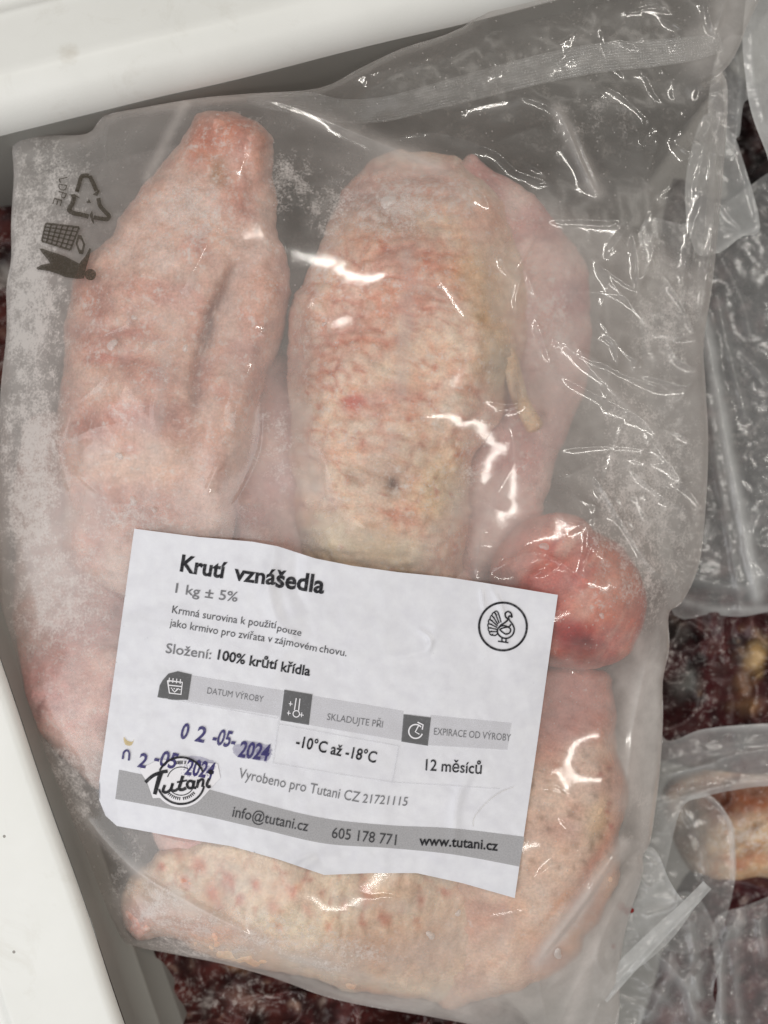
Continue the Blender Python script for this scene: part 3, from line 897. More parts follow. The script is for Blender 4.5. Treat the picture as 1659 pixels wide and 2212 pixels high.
# wrinkles: polyline, height (mm), width on either side (plan units)
WR = [
    ([(460, 500), (440, 545), (410, 600), (388, 632)], 1.1, 30, 22), ([(165, 505), (140, 595), (112, 655), (120, 698)], 1.0, 9, 16), ([(137, 702), (116, 719)], .6, 7, 8),
    ([(118, 753), (180, 743), (240, 713), (305, 686)], .9, 14, 8), ([(248, 790), (200, 838), (150, 878)], 1.2, 26, 18), ([(156, 868), (135, 943), (131, 960)], .7, 7, 9),
    ([(105, 873), (122, 928), (130, 993), (155, 1070)], 1.1, 10, 12), ([(145, 950), (210, 923), (262, 918)], .8, 12, 10), ([(180, 950), (205, 975)], .8, 12, 12),
    ([(550, 708), (583, 729)], .8, 8, 8), ([(547, 786), (520, 838), (505, 925)], 1.0, 12, 9), ([(570, 860), (563, 973), (517, 1073), (490, 1102)], 0.9, 9, 14), ([(482, 980), (438, 1082)], .9, 10, 10),
    ([(400, 225), (360, 300), (320, 385), (290, 450)], .9, 18, 26), ([(168, 298), (192, 342)], 1.0, 12, 8), ([(100, 300), (130, 340), (165, 300)], .7, 12, 8), ([(235, 262), (232, 350), (244, 440)], .8, 14, 12),
    ([(430, 214), (540, 206), (640, 232), (740, 275), (830, 312), (945, 358), (1030, 400), (1060, 455)], 2.0, 26, 40), ([(945, 285), (1065, 325), (1120, 370), (1200, 397)], 1.3, 14, 30), ([(830, 305), (890, 290), (945, 284)], .9, 12, 14),
    ([(965, 250), (1050, 225), (1130, 212)], 1.0, 18, 16), ([(1130, 345), (1186, 381)], 1.0, 9, 9), ([(880, -10), (830, 80), (790, 190)], 1.2, 12, 16), ([(1048, -10), (1062, 80), (1086, 166)], 1.4, 9, 16),
    ([(1290, -20), (1250, 66), (1180, 110)], 1.5, 14, 20), ([(1350, 27), (1390, 12), (1425, 10), (1458, 32)], 1.3, 10, 14), ([(1425, 38), (1470, 60), (1459, 92), (1450, 110)], 1.2, 9, 12), ([(1420, 50), (1395, 75), (1365, 100)], 1.1, 9, 10),
    ([(1524, -10), (1536, 52), (1545, 75)], 1.5, 8, 12), ([(1572, -10), (1550, 56), (1544, 80)], 1.3, 8, 12), ([(1300, 96), (1340, 86), (1380, 104)], .9, 9, 9), ([(1380, 158), (1388, 148)], .9, 8, 8), ([(1424, 156), (1434, 146)], .9, 8, 8),
    ([(1205, 240), (1225, 275), (1255, 350), (1285, 414)], 1.6, 16, 9), ([(1240, 262), (1262, 330), (1296, 408)], 1.2, 8, 14), ([(1278, 420), (1297, 408)], .8, 8, 8), ([(1010, 330), (1110, 290), (1190, 265)], .8, 26, 18),
    ([(1458, 244), (1420, 265), (1384, 312)], 1.3, 9, 14), ([(1574, 168), (1550, 202), (1505, 242), (1448, 306)], 1.8, 12, 26), ([(1448, 306), (1496, 328), (1522, 290), (1552, 238)], 1.6, 12, 20), ([(1496, 326), (1484, 365), (1428, 427)], 1.4, 9, 12),
    ([(1482, 360), (1425, 418), (1370, 470), (1308, 562)], 1.4, 10, 18), ([(1416, 440), (1400, 482)], 1.0, 9, 9), ([(1185, 477), (1250, 474), (1320, 476), (1362, 464)], 1.2, 12, 22), ([(1182, 479), (1145, 512), (1088, 552), (1103, 600)], 1.4, 11, 16), ([(1156, 510), (1114, 588)], 1.0, 8, 8),
    ([(1365, 500), (1413, 535), (1376, 630)], 1.7, 24, 10), ([(1365, 500), (1378, 560), (1376, 630)], 1.1, 10, 10), ([(1290, 568), (1372, 627)], 1.0, 12, 14), ([(1131, 580), (1115, 645), (1117, 678)], 1.0, 8, 9), ([(1135, 582), (1157, 642)], 1.0, 8, 8),
    ([(1551, 280), (1540, 350)], .9, 6, 7), ([(1543, 530), (1524, 580), (1516, 605)], 1.2, 7, 9), ([(1550, 420), (1532, 560), (1512, 690)], .7, 7, 9), ([(1562, 220), (1548, 330), (1542, 420)], .8, 6, 8),
    ([(1440, 738), (1470, 780), (1518, 803)], 1.4, 10, 14), ([(1518, 803), (1481, 833), (1420, 818), (1369, 808)], 1.6, 16, 12), ([(1369, 808), (1381, 773), (1440, 748)], 1.2, 12, 10), ([(1440, 740), (1510, 712), (1520, 700)], .7, 9, 12),
    ([(1285, 1030), (1310, 1070), (1360, 1155), (1405, 1223), (1452, 1260)], 1.3, 8, 14), ([(1367, 1063), (1400, 1118), (1436, 1108), (1438, 1082), (1420, 1060)], .9, 8, 14), ([(1062, 1236), (1140, 1196), (1195, 1206), (1240, 1238)], 2.1, 24, 14), ([(1268, 1140), (1292, 1175), (1314, 1210)], 2.0, 18, 14), ([(1145, 1246), (1204, 1222)], 1.0, 12, 9),
    ([(1200, 723), (1300, 820), (1425, 945)], 1.1, 26, 34), ([(1155, 680), (1172, 730), (1186, 782)], 1.0, 10, 12), ([(1048, 864), (1095, 874), (1126, 872), (1090, 895)], 1.1, 10, 10), ([(1195, 730), (1210, 745)], 1.2, 10, 10), ([(1105, 920), (1108, 1000), (1060, 1090)], .8, 22, 26), ([(1040, 1150), (1030, 1260)], .9, 16, 20),
    ([(170, 1745), (225, 1815), (320, 1900), (500, 2000), (625, 2065), (829, 2120), (960, 2170)], 1.5, 24, 18), ([(100, 1640), (135, 1760), (175, 1850)], 1.2, 16, 20), ([(0, 1500), (24, 1545), (40, 1640)], 1.4, 10, 14), ([(250, 1890), (300, 1960), (330, 2010)], .9, 16, 16), ([(310, 1930), (345, 1945)], .8, 10, 10),
    ([(1400, 1420), (1370, 1560), (1355, 1700), (1352, 1800)], 1.6, 14, 40), ([(1345, 1825), (1260, 1950), (1160, 2078)], 2.0, 16, 12), ([(1330, 1860), (1250, 1980), (1178, 2066)], -1.4, 10, 10), ([(1388, 1850), (1330, 1960), (1290, 2060), (1310, 2110)], 1.6, 12, 20), ([(1310, 1800), (1350, 1810), (1400, 1822)], 1.0, 9, 12),
    ([(1232, 2108), (1205, 2118), (1184, 2138)], 1.3, 9, 9), ([(1164, 2085), (1166, 2140), (1182, 2200)], 1.6, 9, 12), ([(1290, 2060), (1240, 2140), (1200, 2230)], 1.0, 14, 18), ([(840, 2150), (980, 2180), (1110, 2230)], 1.0, 12, 18),
    ([(1215, 1440), (1250, 1470), (1290, 1520)], 1.4, 12, 18), ([(1300, 1500), (1250, 1420)], .7, 10, 12), ([(1420, 1340), (1425, 1400), (1400, 1450)], .9, 12, 14), ([(1390, 905), (1440, 980), (1470, 1050)], .6, 24, 28), ([(1500, 1210), (1430, 1180)], .7, 14, 18),
    ([(660, 170), (800, 160), (950, 115)], 1.0, 18, 20), ([(700, 250), (760, 262), (840, 292)], .8, 12, 12), ([(880, 130), (960, 160), (1085, 165)], .7, 12, 18), ([(1180, 160), (1280, 60), (1330, -20)], .8, 18, 22), ([(1440, 300), (1350, 210), (1290, 180)], .8, 14, 16), ([(1560, 300), (1500, 480), (1470, 640)], .8, 14, 16), ([(1540, 240), (1500, 420)], .7, 8, 10),
]


rw = np.random.RandomState(77)
for k in range(62):
    if k < 12:
        cx, cy = rw.uniform(900, 1560), rw.uniform(60, 560)
    elif k < 42:
        cx, cy = rw.uniform(1250, 1500), rw.uniform(560, 1300)
    elif k < 56:
        cx, cy = rw.uniform(1060, 1400), rw.uniform(1450, 2150)
    else:
        cx, cy = rw.uniform(100, 700), rw.uniform(320, 1100)
    an, ln = rw.uniform(0, math.pi), rw.uniform(70, 230)
    dx, dy = math.cos(an) * ln / 2, math.sin(an) * ln / 2
    WR.append(([(cx - dx, cy - dy), (cx + rw.uniform(-14, 14), cy + rw.uniform(-14, 14)), (cx + dx, cy + dy)], rw.uniform(.3, .8), rw.uniform(7, 11), rw.uniform(10, 26)))


def wrinkles(x, y, x0=0, y0=0):
    z = np.zeros(x.shape)
    for pts, h, w1, w2 in WR:
        pc = curve(pts, 6) if len(pts) > 2 else np.array(pts, float)
        m = max(w1, w2) * 4.5
        a, b = pc.min(0) - m, pc.max(0) + m
        sel = (x > a[0]) & (x < b[0]) & (y > a[1]) & (y < b[1])
        if not sel.any():
            continue
        d, s, t = polydist(x[sel], y[sel], pc)
        w = np.where(s > 0, w1, w2)
        d = np.sqrt(d * d + 2.0) - 1.4
        lng = np.hypot(*(pc[-1] - pc[0])) + 20
        tp = np.clip(np.minimum(t, 1 - t) * lng / 40 + 0.15, 0, 1)
        z[sel] += np.where((pc[:, 0].mean() > 1120) & (pc[:, 1].mean() < 1300), 1.0, 0.8) * h * np.exp(-d / (0.9 * w)) * tp
    return z


x, y, q = clipped_sheet(OUTc, 2.6)
edge_d, _, _, ebs = nearest_on(x, y, OUTc[::2])
zf = samp(F, x, y)
labm = samp(LABSOFT, x, y)
flap = sstep(0, 60, 0.42 * (x - 540) + 200 - y)           # empty top of the bag
crum = np.clip(0.03 + 0.9 * np.exp(-(((x - 1480) / 190) ** 2 + ((y - 250) / 380) ** 2)) + 0.5 * np.exp(-(((x - 1130) / 300) ** 2 + ((y - 150) / 190) ** 2))
               + 0.35 * np.exp(-(((x - 1330) / 160) ** 2 + ((y - 2050) / 160) ** 2)) + 0.25 * np.exp(-((x - 1440) / 120) ** 2), 0, 1)
wx = x + (fbm(x / 90, y / 90, 3, 501) - 0.5) * 90
wy = y + (fbm(x / 90, y / 90, 3, 511) - 0.5) * 90
f1, f2 = worley(wx / 190 + wy / 360, wy / 230 - wx / 500, 601)
cr = np.exp(-(f2 - f1) / 0.16) * 0.25 + (fbm(wx / 170, wy / 170, 2, 531) - 0.5) * 2.2
loose = sstep(0.0008, 0.006, samp(GAP, x, y))
zadd = wrinkles(x, y) + cr * crum + (fbm(x / 170, y / 170, 2, 541) - 0.5) * 0.8 * loose + (fbm(x / 60, y / 60, 2, 551) - 0.5) * 0.08
rimfade = sstep(0, 14, edge_d) * 0.85 + 0.15
ZF = zf + zadd * 0.001 * (1 - 0.9 * labm) * rimfade - 0.003 * np.exp(-edge_d / 5.0)
ZF = np.where(labm > 0.4, np.minimum(ZF, zf + 0.0003), ZF)


def blobs(x, y, lst, seed=700, wob=30):
    wx = x + (fbm(x / 50, y / 50, 4, seed) - 0.5) * 2 * wob
    wy = y + (fbm(x / 50, y / 50, 4, seed + 20) - 0.5) * 2 * wob
    v = np.zeros(x.shape)
    for (sx, sy, rx, ry, s) in lst:
        v = np.maximum(v, s * np.exp(-(((wx - sx) / rx) ** 2 + ((wy - sy) / ry) ** 2)))
    return v


frost = blobs(x, y, [(70, 620, 70, 330, 1.0), (110, 400, 90, 110, .8), (70, 1020, 80, 260, .95), (130, 1300, 130, 150, .75), (420, 460, 120, 110, .55), (330, 800, 110, 90, .45), (640, 400, 60, 60, .85), (560, 260, 160, 40, .35),
                     (720, 440, 80, 80, .65), (850, 470, 110, 70, .7), (600, 960, 60, 130, .5), (1390, 1080, 130, 260, .75), (1440, 680, 70, 140, .7), (1370, 900, 90, 100, .55), (1400, 1260, 80, 80, .7), (190, 1690, 120, 150, .8), (240, 1840, 60, 130, .7),
                     (460, 2020, 260, 60, .7), (330, 1960, 60, 70, .8), (720, 2060, 160, 50, .6), (900, 560, 160, 110, .3), (1000, 1000, 60, 120, .4), (1280, 260, 170, 90, .4), (300, 1120, 170, 50, .6), (1250, 1270, 120, 100, .25), (1380, 1760, 40, 100, .4)])
gap = samp(GAP, x, y)
haze = 0.025 + 0.23 * sstep(0.0004, 0.009, gap)
haze += blobs(x, y, [(60, 800, 80, 420, .34), (70, 1180, 110, 260, .30), (120, 380, 80, 100, .10), (1400, 1000, 150, 400, .20), (1395, 1600, 55, 240, .58), (1260, 2080, 110, 150, .40), (640, 1000, 70, 180, .14), (1370, 2000, 60, 120, .25),
                    (1420, 1380, 60, 90, .28), (200, 1700, 120, 160, .14), (340, 1960, 140, 60, .34), (620, 2075, 300, 45, .38), (900, 2160, 260, 50, .40), (1580, 100, 60, 120, .30), (1240, 720, 150, 260, .17), (1060, 1120, 90, 80, .2), (600, 980, 60, 180, .12), (900, 330, 160, 50, .12)], 760)
haze -= 0.18 * flap
haze -= blobs(x, y, [(640, 450, 60, 120, .17), (215, 1840, 55, 120, .26), (1035, 1130, 40, 60, .1), (700, 300, 90, 40, .08)], 790, 14)
frost *= 1 - blobs(x, y, [(218, 1830, 45, 110, .8)], 795, 14)
haze += 0.20 * np.exp(-edge_d / 9.0)
# stiff folds catch a little more film thickness
for pts, wd, a in [([(400, 225), (360, 300), (318, 385)], 12, .22), ([(1205, 240), (1250, 330), (1288, 414)], 17, .42), ([(170, 1745), (225, 1815), (320, 1900), (500, 2000), (625, 2065), (829, 2120)], 12, .25), ([(1345, 1825), (1260, 1950), (1160, 2078)], 18, .55), ([(1385, 1860), (1330, 1960), (1270, 2080), (1230, 2200)], 16, .3), ([(1420, 1450), (1400, 1640), (1392, 1830)], 16, .25),
                   ([(1200, 723), (1300, 820), (1425, 945)], 12, .16), ([(640, 240), (740, 280), (945, 358)], 14, .16), ([(1500, 120), (1560, 40), (1600, -20)], 40, .25), ([(1400, 1420), (1375, 1560), (1370, 1720)], 30, .2), ([(1105, 920), (1108, 1000), (1040, 1140), (1030, 1250)], 14, .12)]:
    d, _, _ = polydist(x, y, curve(pts, 6))
    haze += a * np.exp(-(d / wd) ** 2)

bag = empty('plastic_bag', tuple(P(740, 1200, -0.035)), 'large clear frosted bag of turkey pieces with a white printed label', 'plastic bag', 'plastic bags in the freezer')
film = mesh_obj('front_film', P(x, y, ZF), q, M_FILM, None, {'haze': np.clip(haze, 0.02, .9), 'frost': frost})
adopt(film, bag)

# rear film
xb, yb, qb = clipped_sheet(OUTc, 9.0)
db, _, _, bbs = nearest_on(xb, yb, OUTc[::2])
zb = np.interp(bbs * 2, np.arange(len(OUTc)), rimz) - 0.003
deep = sstep(0, 55, db)
up = sstep(420, 200, yb - 0.0 * xb) * sstep(500, 700, xb)
zb = zb * (1 - deep) + (-0.032) * deep * (1 - up) + deep * up * (-0.008) - 0.0008
zb = np.minimum(zb, np.interp(bbs * 2, np.arange(len(OUTc)), rimz) - 0.0032)
zb += (fbm(xb / 60, yb / 60, 4, 821) - 0.5) * 0.004 * deep
hb = 0.40 - 0.27 * sstep(0, 60, 0.42 * (xb - 540) + 200 - yb)
hb = hb - 0.22 * np.exp(-(((xb - 620) / 110) ** 2 + ((yb - 430) / 120) ** 2)) - 0.35 * np.exp(-(((xb - 215) / 60) ** 2 + ((yb - 1840) / 130) ** 2)) - 0.15 * sstep(420, 250, yb)
back = mesh_obj('back_film', P(xb, yb, zb), qb, M_BACK, None, {'haze': np.clip(hb, 0.1, .9), 'frost': 0.3 + 0 * xb})
adopt(back, bag)

# knurled heat seal across the top of the bag
SEAL = curve([(535, 214, 8), (580, 218, 18), (660, 224, 26), (740, 240, 26), (830, 236, 27), (920, 214, 28), (1010, 190, 30), (1100, 166, 31), (1200, 142, 32), (1300, 124, 32), (1400, 116, 30), (1500, 104, 26), (1560, 90, 20)], 60)
ss = np.r_[0, np.cumsum(np.hypot(*np.diff(SEAL[:, :2], axis=0).T))]
uu = np.arange(0, ss[-1], 1.8)
SEAL = np.stack([np.interp(uu, ss, SEAL[:, i]) for i in range(3)], 1)
tt = np.gradient(SEAL[:, :2], axis=0)
tt /= np.linalg.norm(tt, axis=1)[:, None]
vv = np.linspace(-1, 1, 33)
SX = SEAL[:, 0:1] - tt[:, 1:2] * SEAL[:, 2:3] * vv
SY = SEAL[:, 1:2] + tt[:, 0:1] * SEAL[:, 2:3] * vv
kn = np.sin((uu[:, None] + vv * 27) * 2 * math.pi / 11.0) * np.sin((uu[:, None] - vv * 27) * 2 * math.pi / 11.0)
base = samp(F, SX, SY)
SZ = base + 0.0008 + kn * 0.00040 + (fbm(SX / 60, SY / 60, 3, 841) - .5) * 0.0016
seal = mesh_obj('heat_seal', P(SX, SY, SZ).reshape(-1, 3), gridquads(len(uu), 33), M_SEAL, None, {'haze': ((0.24 + 0.16 * kn) * (0.35 + 0.65 * sstep(300, 800, uu))[:, None]).ravel(), 'frost': np.zeros(kn.size)})
adopt(seal, bag)

# ------------------------------------------------------------------ paper label stuck on the film
LZ = blur(F, 2, 1)


def labz(x, y):
    z = samp(LZ, x, y) + 0.0009
    # paper bends down to the left of a soft crease, small puckers elsewhere
    d, s, t = polydist(x, y, curve([(600, 1120), (590, 1220), (560, 1310), (470, 1420), (380, 1490), (305, 1580), (262, 1680), (252, 1800)], 8))
    z = z + np.where(s > 0, 0.0026 * (1 - np.minimum(d / 190, 1)), 0.0026 * np.exp(-d / 330) + 0.0 * d)
    for pts, h, w in [([(600, 1175), (580, 1260), (600, 1340), (640, 1390)], .0005, 16), ([(645, 1180), (640, 1260), (660, 1330)], -.0004, 14), ([(1040, 1270), (1046, 1320)], .00035, 4), ([(1062, 1268), (1085, 1320), (1092, 1390)], .00035, 6),
                      ([(905, 1360), (930, 1380), (925, 1410)], .00030, 5), ([(690, 1850), (640, 1880), (660, 1900)], .0005, 14), ([(980, 1850), (990, 1720), (1040, 1640)], .0003, 12), ([(820, 1420), (920, 1400), (950, 1330)], .0002, 12), ([(660, 1180), (620, 1400), (500, 1620)], .0003, 24)]:
        dd, _, tq = polydist(x, y, curve(pts, 6))
        z = z + 2.6 * h * np.exp(-(dd / w) ** 2) * np.sin(np.clip(tq, .02, .98) * math.pi) ** .5
    z = z + (fbm(x / 80, y / 80, 3, 861) - 0.5) * 0.0012 + (fbm(x / 22, y / 22, 3, 871) - .5) * 0.00018
    return z


lx, ly, lq = clipped_sheet(LABPOLY, 4.0)
label = mesh_obj('paper_label', P(lx, ly, labz(lx, ly)), lq, M_PAPER)
adopt(label, bag)


def poly_tris(loops):
    """fill loops (with holes) and return points and triangles"""
    from mathutils.geometry import tessellate_polygon
    vl = [[Vector((p[0], p[1], 0)) for p in lp] for lp in loops]
    t = tessellate_polygon(vl)
    pts = np.array([(v.x, v.y) for lp in vl for v in lp])
    return pts, np.array([tuple(a) for a in t])


def refine(pts, tris, maxlen):
    for _ in range(6):
        a, b, c = pts[tris[:, 0]], pts[tris[:, 1]], pts[tris[:, 2]]
        L = np.stack([np.hypot(*(a - b).T), np.hypot(*(b - c).T), np.hypot(*(c - a).T)], 1)
        if L.max() <= maxlen:
            break
        edges = {}
        extra = list(map(tuple, pts))
        out = []

        def mid(i, j):
            k = (min(i, j), max(i, j))
            if k not in edges:
                edges[k] = len(extra)
                extra.append(tuple((np.array(extra[i]) + np.array(extra[j])) / 2))
            return edges[k]
        for (i, j, k), l in zip(tris, L):
            m = l > maxlen
            if not m.any():
                out.append((i, j, k))
                continue
            if m.sum() == 3:
                p_, q_, r_ = mid(i, j), mid(j, k), mid(k, i)
                out += [(i, p_, r_), (p_, j, q_), (r_, q_, k), (p_, q_, r_)]
            elif m.sum() == 2:
                s0 = int(np.where(~m)[0][0])
                v = [(i, j, k), (j, k, i), (k, i, j)][s0]
                a_, b_, c_ = v            # edge a-b short
                p_, q_ = mid(b_, c_), mid(c_, a_)
                out += [(a_, b_, p_), (a_, p_, q_), (q_, p_, c_)]
            else:
                s0 = int(np.where(m)[0][0])
                a_, b_, c_ = [(i, j, k), (j, k, i), (k, i, j)][s0]
                p_ = mid(a_, b_)
                out += [(a_, p_, c_), (p_, b_, c_)]
        pts, tris = np.array(extra), np.array(out)
    return pts, tris


class Print:
    """flat print gathered in plan units, then laid on a surface"""

    def __init__(self):
        self.p, self.t, self.n = [], [], 0

    def add(self, pts, tris):
        if len(tris):
            self.p.append(np.asarray(pts, float))
            self.t.append(np.asarray(tris) + self.n)
            self.n += len(pts)

    def fill(self, *loops):
        self.add(*poly_tris(loops))

    def stroke(self, pts, w, closed=False, w1=None):
        p = np.asarray(pts, float)
        d = np.gradient(p, axis=0) if not closed else np.roll(p, -1, 0) - np.roll(p, 1, 0)
        d /= np.maximum(np.linalg.norm(d, axis=1), 1e-9)[:, None]
        n = np.stack([-d[:, 1], d[:, 0]], 1)
        ww = np.linspace(w, w1 if w1 else w, len(p))[:, None] / 2
        a, b = p + n * ww, p - n * ww
        m = len(p)
        q = []
        for i in range(m if closed else m - 1):
            j = (i + 1) % m
            q += [(i, j, m + j), (i, m + j, m + i)]
        self.add(np.r_[a, b], q)

    def text(self, s, p0, p1, cap, bold=0.0, sag=0.0, shear=0.0, flip=1.0, fixed=None):
        """run text from p0 to p1 on a gently bowed base line, capitals cap units tall"""
        pts, tris = glyphs(s, bold)
        p0, p1 = np.array(p0, float), np.array(p1, float)
        wd = pts[:, 0].max() - pts[:, 0].min()
        u = (pts[:, 0] - pts[:, 0].min()) / wd
        L = np.linalg.norm(p1 - p0)
        e = (p1 - p0) / L
        up = np.array([e[1], -e[0]])
        h = pts[:, 1] / 0.69 * cap
        bow = sag * 4 * u * (1 - u)
        xy = p0 + e * (u * L)[:, None] + up * h[:, None] + e * (h * shear)[:, None] - np.outer(bow, up)
        self.add(xy, tris)

    def arc(self, s, c, r, a0, a1, cap, bold=0.0, ry=None, outward=True):
        pts, tris = glyphs(s, bold)
        wd = pts[:, 0].max()
        u = pts[:, 0] / wd
        h = pts[:, 1] / .69 * cap
        a = np.radians(a0 + (a1 - a0) * u)
        rr = r + (h if outward else -h)
        k = (ry or r) / r
        self.add(np.stack([c[0] + rr * np.cos(a), c[1] + rr * k * np.sin(a)], 1), tris)

    def build(self, name, mat, parent, zfun, lift, maxlen=9.0, label=None):
        pts, tris = np.concatenate(self.p), np.concatenate(self.t)
        pts, tris = refine(pts, tris, maxlen)
        a, b, c = pts[tris[:, 0]], pts[tris[:, 1]], pts[tris[:, 2]]
        ar = (b[:, 0] - a[:, 0]) * (c[:, 1] - a[:, 1]) - (b[:, 1] - a[:, 1]) * (c[:, 0] - a[:, 0])
        tris = np.where((ar > 0)[:, None], tris[:, ::-1], tris)
        tris = tris[np.abs(ar) > 1e-6]
        o = mesh_obj(name, P(pts[:, 0], pts[:, 1], zfun(pts[:, 0], pts[:, 1]) + lift), None, mat, None, None, True, tris)
        if parent.parent:
            o.parent = parent            # the label already sits in world coordinates
        else:
            adopt(o, parent)
        if label:
            o['label'] = label
        return o


def glyphs(s, bold):
    c = bpy.data.curves.new('lettering', 'FONT')
    c.body = s
    c.size = 1.0
    c.resolution_u = 3
    c.offset = bold
    o = bpy.data.objects.new('lettering', c)
    COL.objects.link(o)
    dg = bpy.context.evaluated_depsgraph_get()
    ev = o.evaluated_get(dg)
    me = ev.to_mesh()
    me.calc_loop_triangles()
    v = np.array([p.co[:2] for p in me.vertices])
    t = np.array([tuple(k.vertices) for k in me.loop_triangles])
    ev.to_mesh_clear()
    bpy.data.objects.remove(o)
    bpy.data.curves.remove(c)
    return v, t


def circle(c, r, n=64, ry=None, a0=0, a1=360):
    a = np.radians(np.linspace(a0, a1, n, endpoint=(a1 - a0) < 360))
    return np.stack([c[0] + r * np.cos(a), c[1] + (ry or r) * np.sin(a)], 1)


L1, L2, L3, L4 = 0.00016, 0.00028, 0.00040, 0.00052


def LP(name, mat, lift, fn, maxlen=9.0, lab=None):
    p = Print()
    fn(p)
    return p.build(name, mat, label, labz, lift, maxlen, lab)


# grey bars and boxes
def bar_fn(p):
    top = curve([(257, 1663), (420, 1698), (560, 1735), (700, 1768), (840, 1783), (980, 1790), (1133, 1808)], 12)
    bot = curve([(249, 1726), (420, 1758), (560, 1790), (700, 1822), (840, 1832), (980, 1846), (1122, 1872)], 12)
    n = len(top)
    p.add(np.r_[top, bot], [t for i in range(n - 1) for t in ((i, i + 1, n + i + 1), (i, n + i + 1, n + i))])


LP('grey_bar', M_GREYBAR, L1, bar_fn)


def pale_fn(p):
    for a, b, c, d in [((410, 1458), (612, 1492), (604, 1548), (402, 1514)), ((670, 1502), (872, 1536), (866, 1600), (664, 1566)), ((930, 1545), (1105, 1562), (1096, 1620), (924, 1610))]:
        p.fill([a, b, c, d])


LP('pale_bar', M_PALE, L1, pale_fn)


def lines_fn(p):
    p.stroke([(604, 1548), (598, 1590), (590, 1648)], 2)
    p.stroke([(862, 1612), (855, 1650), (848, 1690)], 2)
    p.stroke([(342, 1506), (480, 1530), (600, 1552)], 1.6)
    p.stroke([(604, 1564), (740, 1590), (864, 1612)], 1.6)
    p.stroke([(590, 1648), (720, 1670), (850, 1690), (960, 1696), (1080, 1704)], 1.3)


LP('rule_lines', ink('faint_print', (0.70, 0.70, 0.74), 0.5, 1800), L2, lines_fn)


for lp in ([(352, 1468), (364, 1455), (384, 1450), (414, 1457), (406, 1512), (374, 1512), (340, 1506), (345, 1480)], [(614, 1490), (675, 1500), (667, 1566), (606, 1556)], [(872, 1543), (931, 1550), (924, 1611), (867, 1602)]):
    LP('icon_box', M_ICON, L2, lambda p: p.fill(lp))


def calendar_fn(p):
    p.stroke([(362, 1470), (394, 1474), (391, 1500), (366, 1497), (362, 1470)], 3)
    p.stroke([(364, 1480), (392, 1483)], 2.5)
    for k in range(4):
        p.stroke([(366 + k * 8, 1464 + k), (365 + k * 8, 1474 + k)], 2.2)
        p.stroke([(369 + k * 6, 1486 + k), (372 + k * 6, 1487 + k)], 2.2)
    p.stroke([(372, 1489), (377, 1495), (386, 1487)], 2.6)


def thermometer_fn(p):
    p.stroke([(640, 1508), (636, 1534)], 2.4)
    p.stroke([(648, 1509), (645, 1535)], 2.4)
    p.stroke(circle((640, 1542), 7, 20), 2.2, True)
    for a in ((624, 1540), (652, 1544), (628, 1520)):
        p.stroke([(a[0] - 4, a[1]), (a[0] + 4, a[1] + 1)], 1.8)
        p.stroke([(a[0], a[1] - 5), (a[0] - 1, a[1] + 5)], 1.8)


def clock_fn(p):
    p.stroke(circle((898, 1580), 15, 30, None, 20, 320), 3)
    p.stroke([(902, 1560), (914, 1566), (912, 1576)], 3)
    p.stroke([(904, 1568), (897, 1581), (906, 1586)], 2.6)


LP('calendar_icon', M_WHITEINK, L3, calendar_fn)
LP('thermometer_icon', M_WHITEINK, L3, thermometer_fn)
LP('clock_icon', M_WHITEINK, L3, clock_fn)


def title_fn(p):
    p.text('Krutí', (388, 1233), (486, 1249), 35, 0.028, 1.0)
    p.text('vzná', (504, 1251), (594.5, 1262.5), 33, 0.026, 2.0)
    p.text('šedla', (594, 1267), (699, 1282), 37, 0.028, -0.5)


LP('title_lettering', M_BLACK, L2, title_fn)
LP('weight_lettering', M_GREYTXT, L2, lambda p: p.text('1 kg ± 5%', (378, 1280), (512, 1300), 21, 0.012, 1.0))


def para_fn(p):
    p.text('Krmná surovina k použití', (371, 1324), (596, 1358), 16.5, 0.002, 1.5)
    p.text('pouze', (598, 1363), (650, 1374), 14.5, 0.002)
    p.text('jako krmivo pro zvířata v', (366, 1352), (587, 1388), 16.5, 0.002, 1.5)
    p.text('zájmovém', (592, 1389), (683, 1408), 15.5, 0.002, -1.0)
    p.text('chovu.', (689, 1408), (748, 1418), 16, 0.002)


LP('paragraph_lettering', M_SOFTBLACK, L2, para_fn)
LP('contents_lettering', M_GREYTXT, L2, lambda p: p.text('Složení:', (357, 1410), (455, 1424), 21, 0.010))
LP('contents_lettering', M_BLACK, L2, lambda p: (p.text('100% krůtí', (469, 1424), (598, 1446), 21, 0.022, 1.0), p.text('křídla', (606, 1450), (669, 1460), 21, 0.020)))


for tx, a, b, h in (('DATUM VÝROBY', (447, 1498), (568, 1517), 13.5), ('SKLADUJTE PŘI', (706, 1555), (826, 1572), 14.5), ('EXPIRACE OD VÝROBY', (937, 1587), (1103, 1601), 15)):
    LP('heading_lettering', M_GREYTXT, L2, lambda p: p.text(tx, a, b, h, 0.001))


def val_fn(p):
    p.text('-10°C až -18°C', (638, 1612), (811, 1648), 24, 0.016, 1.0)
    p.text('12 měsíců', (919, 1664), (1040, 1672), 24, 0.010, 0)


LP('value_lettering', M_BLACK, L2, val_fn)
LP('maker_lettering', M_GREYTXT, L2, lambda p: (p.text('Vyrobeno pro Tutani CZ', (514, 1680), (775, 1733), 22, 0.004, 1.5), p.text('21721115', (782, 1734), (879, 1741), 19, 0.006, 0, .12)))


def contact_fn(p):
    p.text('info@tutani.cz', (501, 1764), (664, 1796), 23, 0.006, 0)
    p.text('605 178 771', (716, 1810), (855, 1826), 23, 0.004, 0)


LP('contact_lettering', M_SOFTBLACK, L3, contact_fn)
LP('website_lettering', M_BLACK, L3, lambda p: p.text('www.tutani.cz', (905, 1826), (1075, 1838), 21, 0.018, -2))


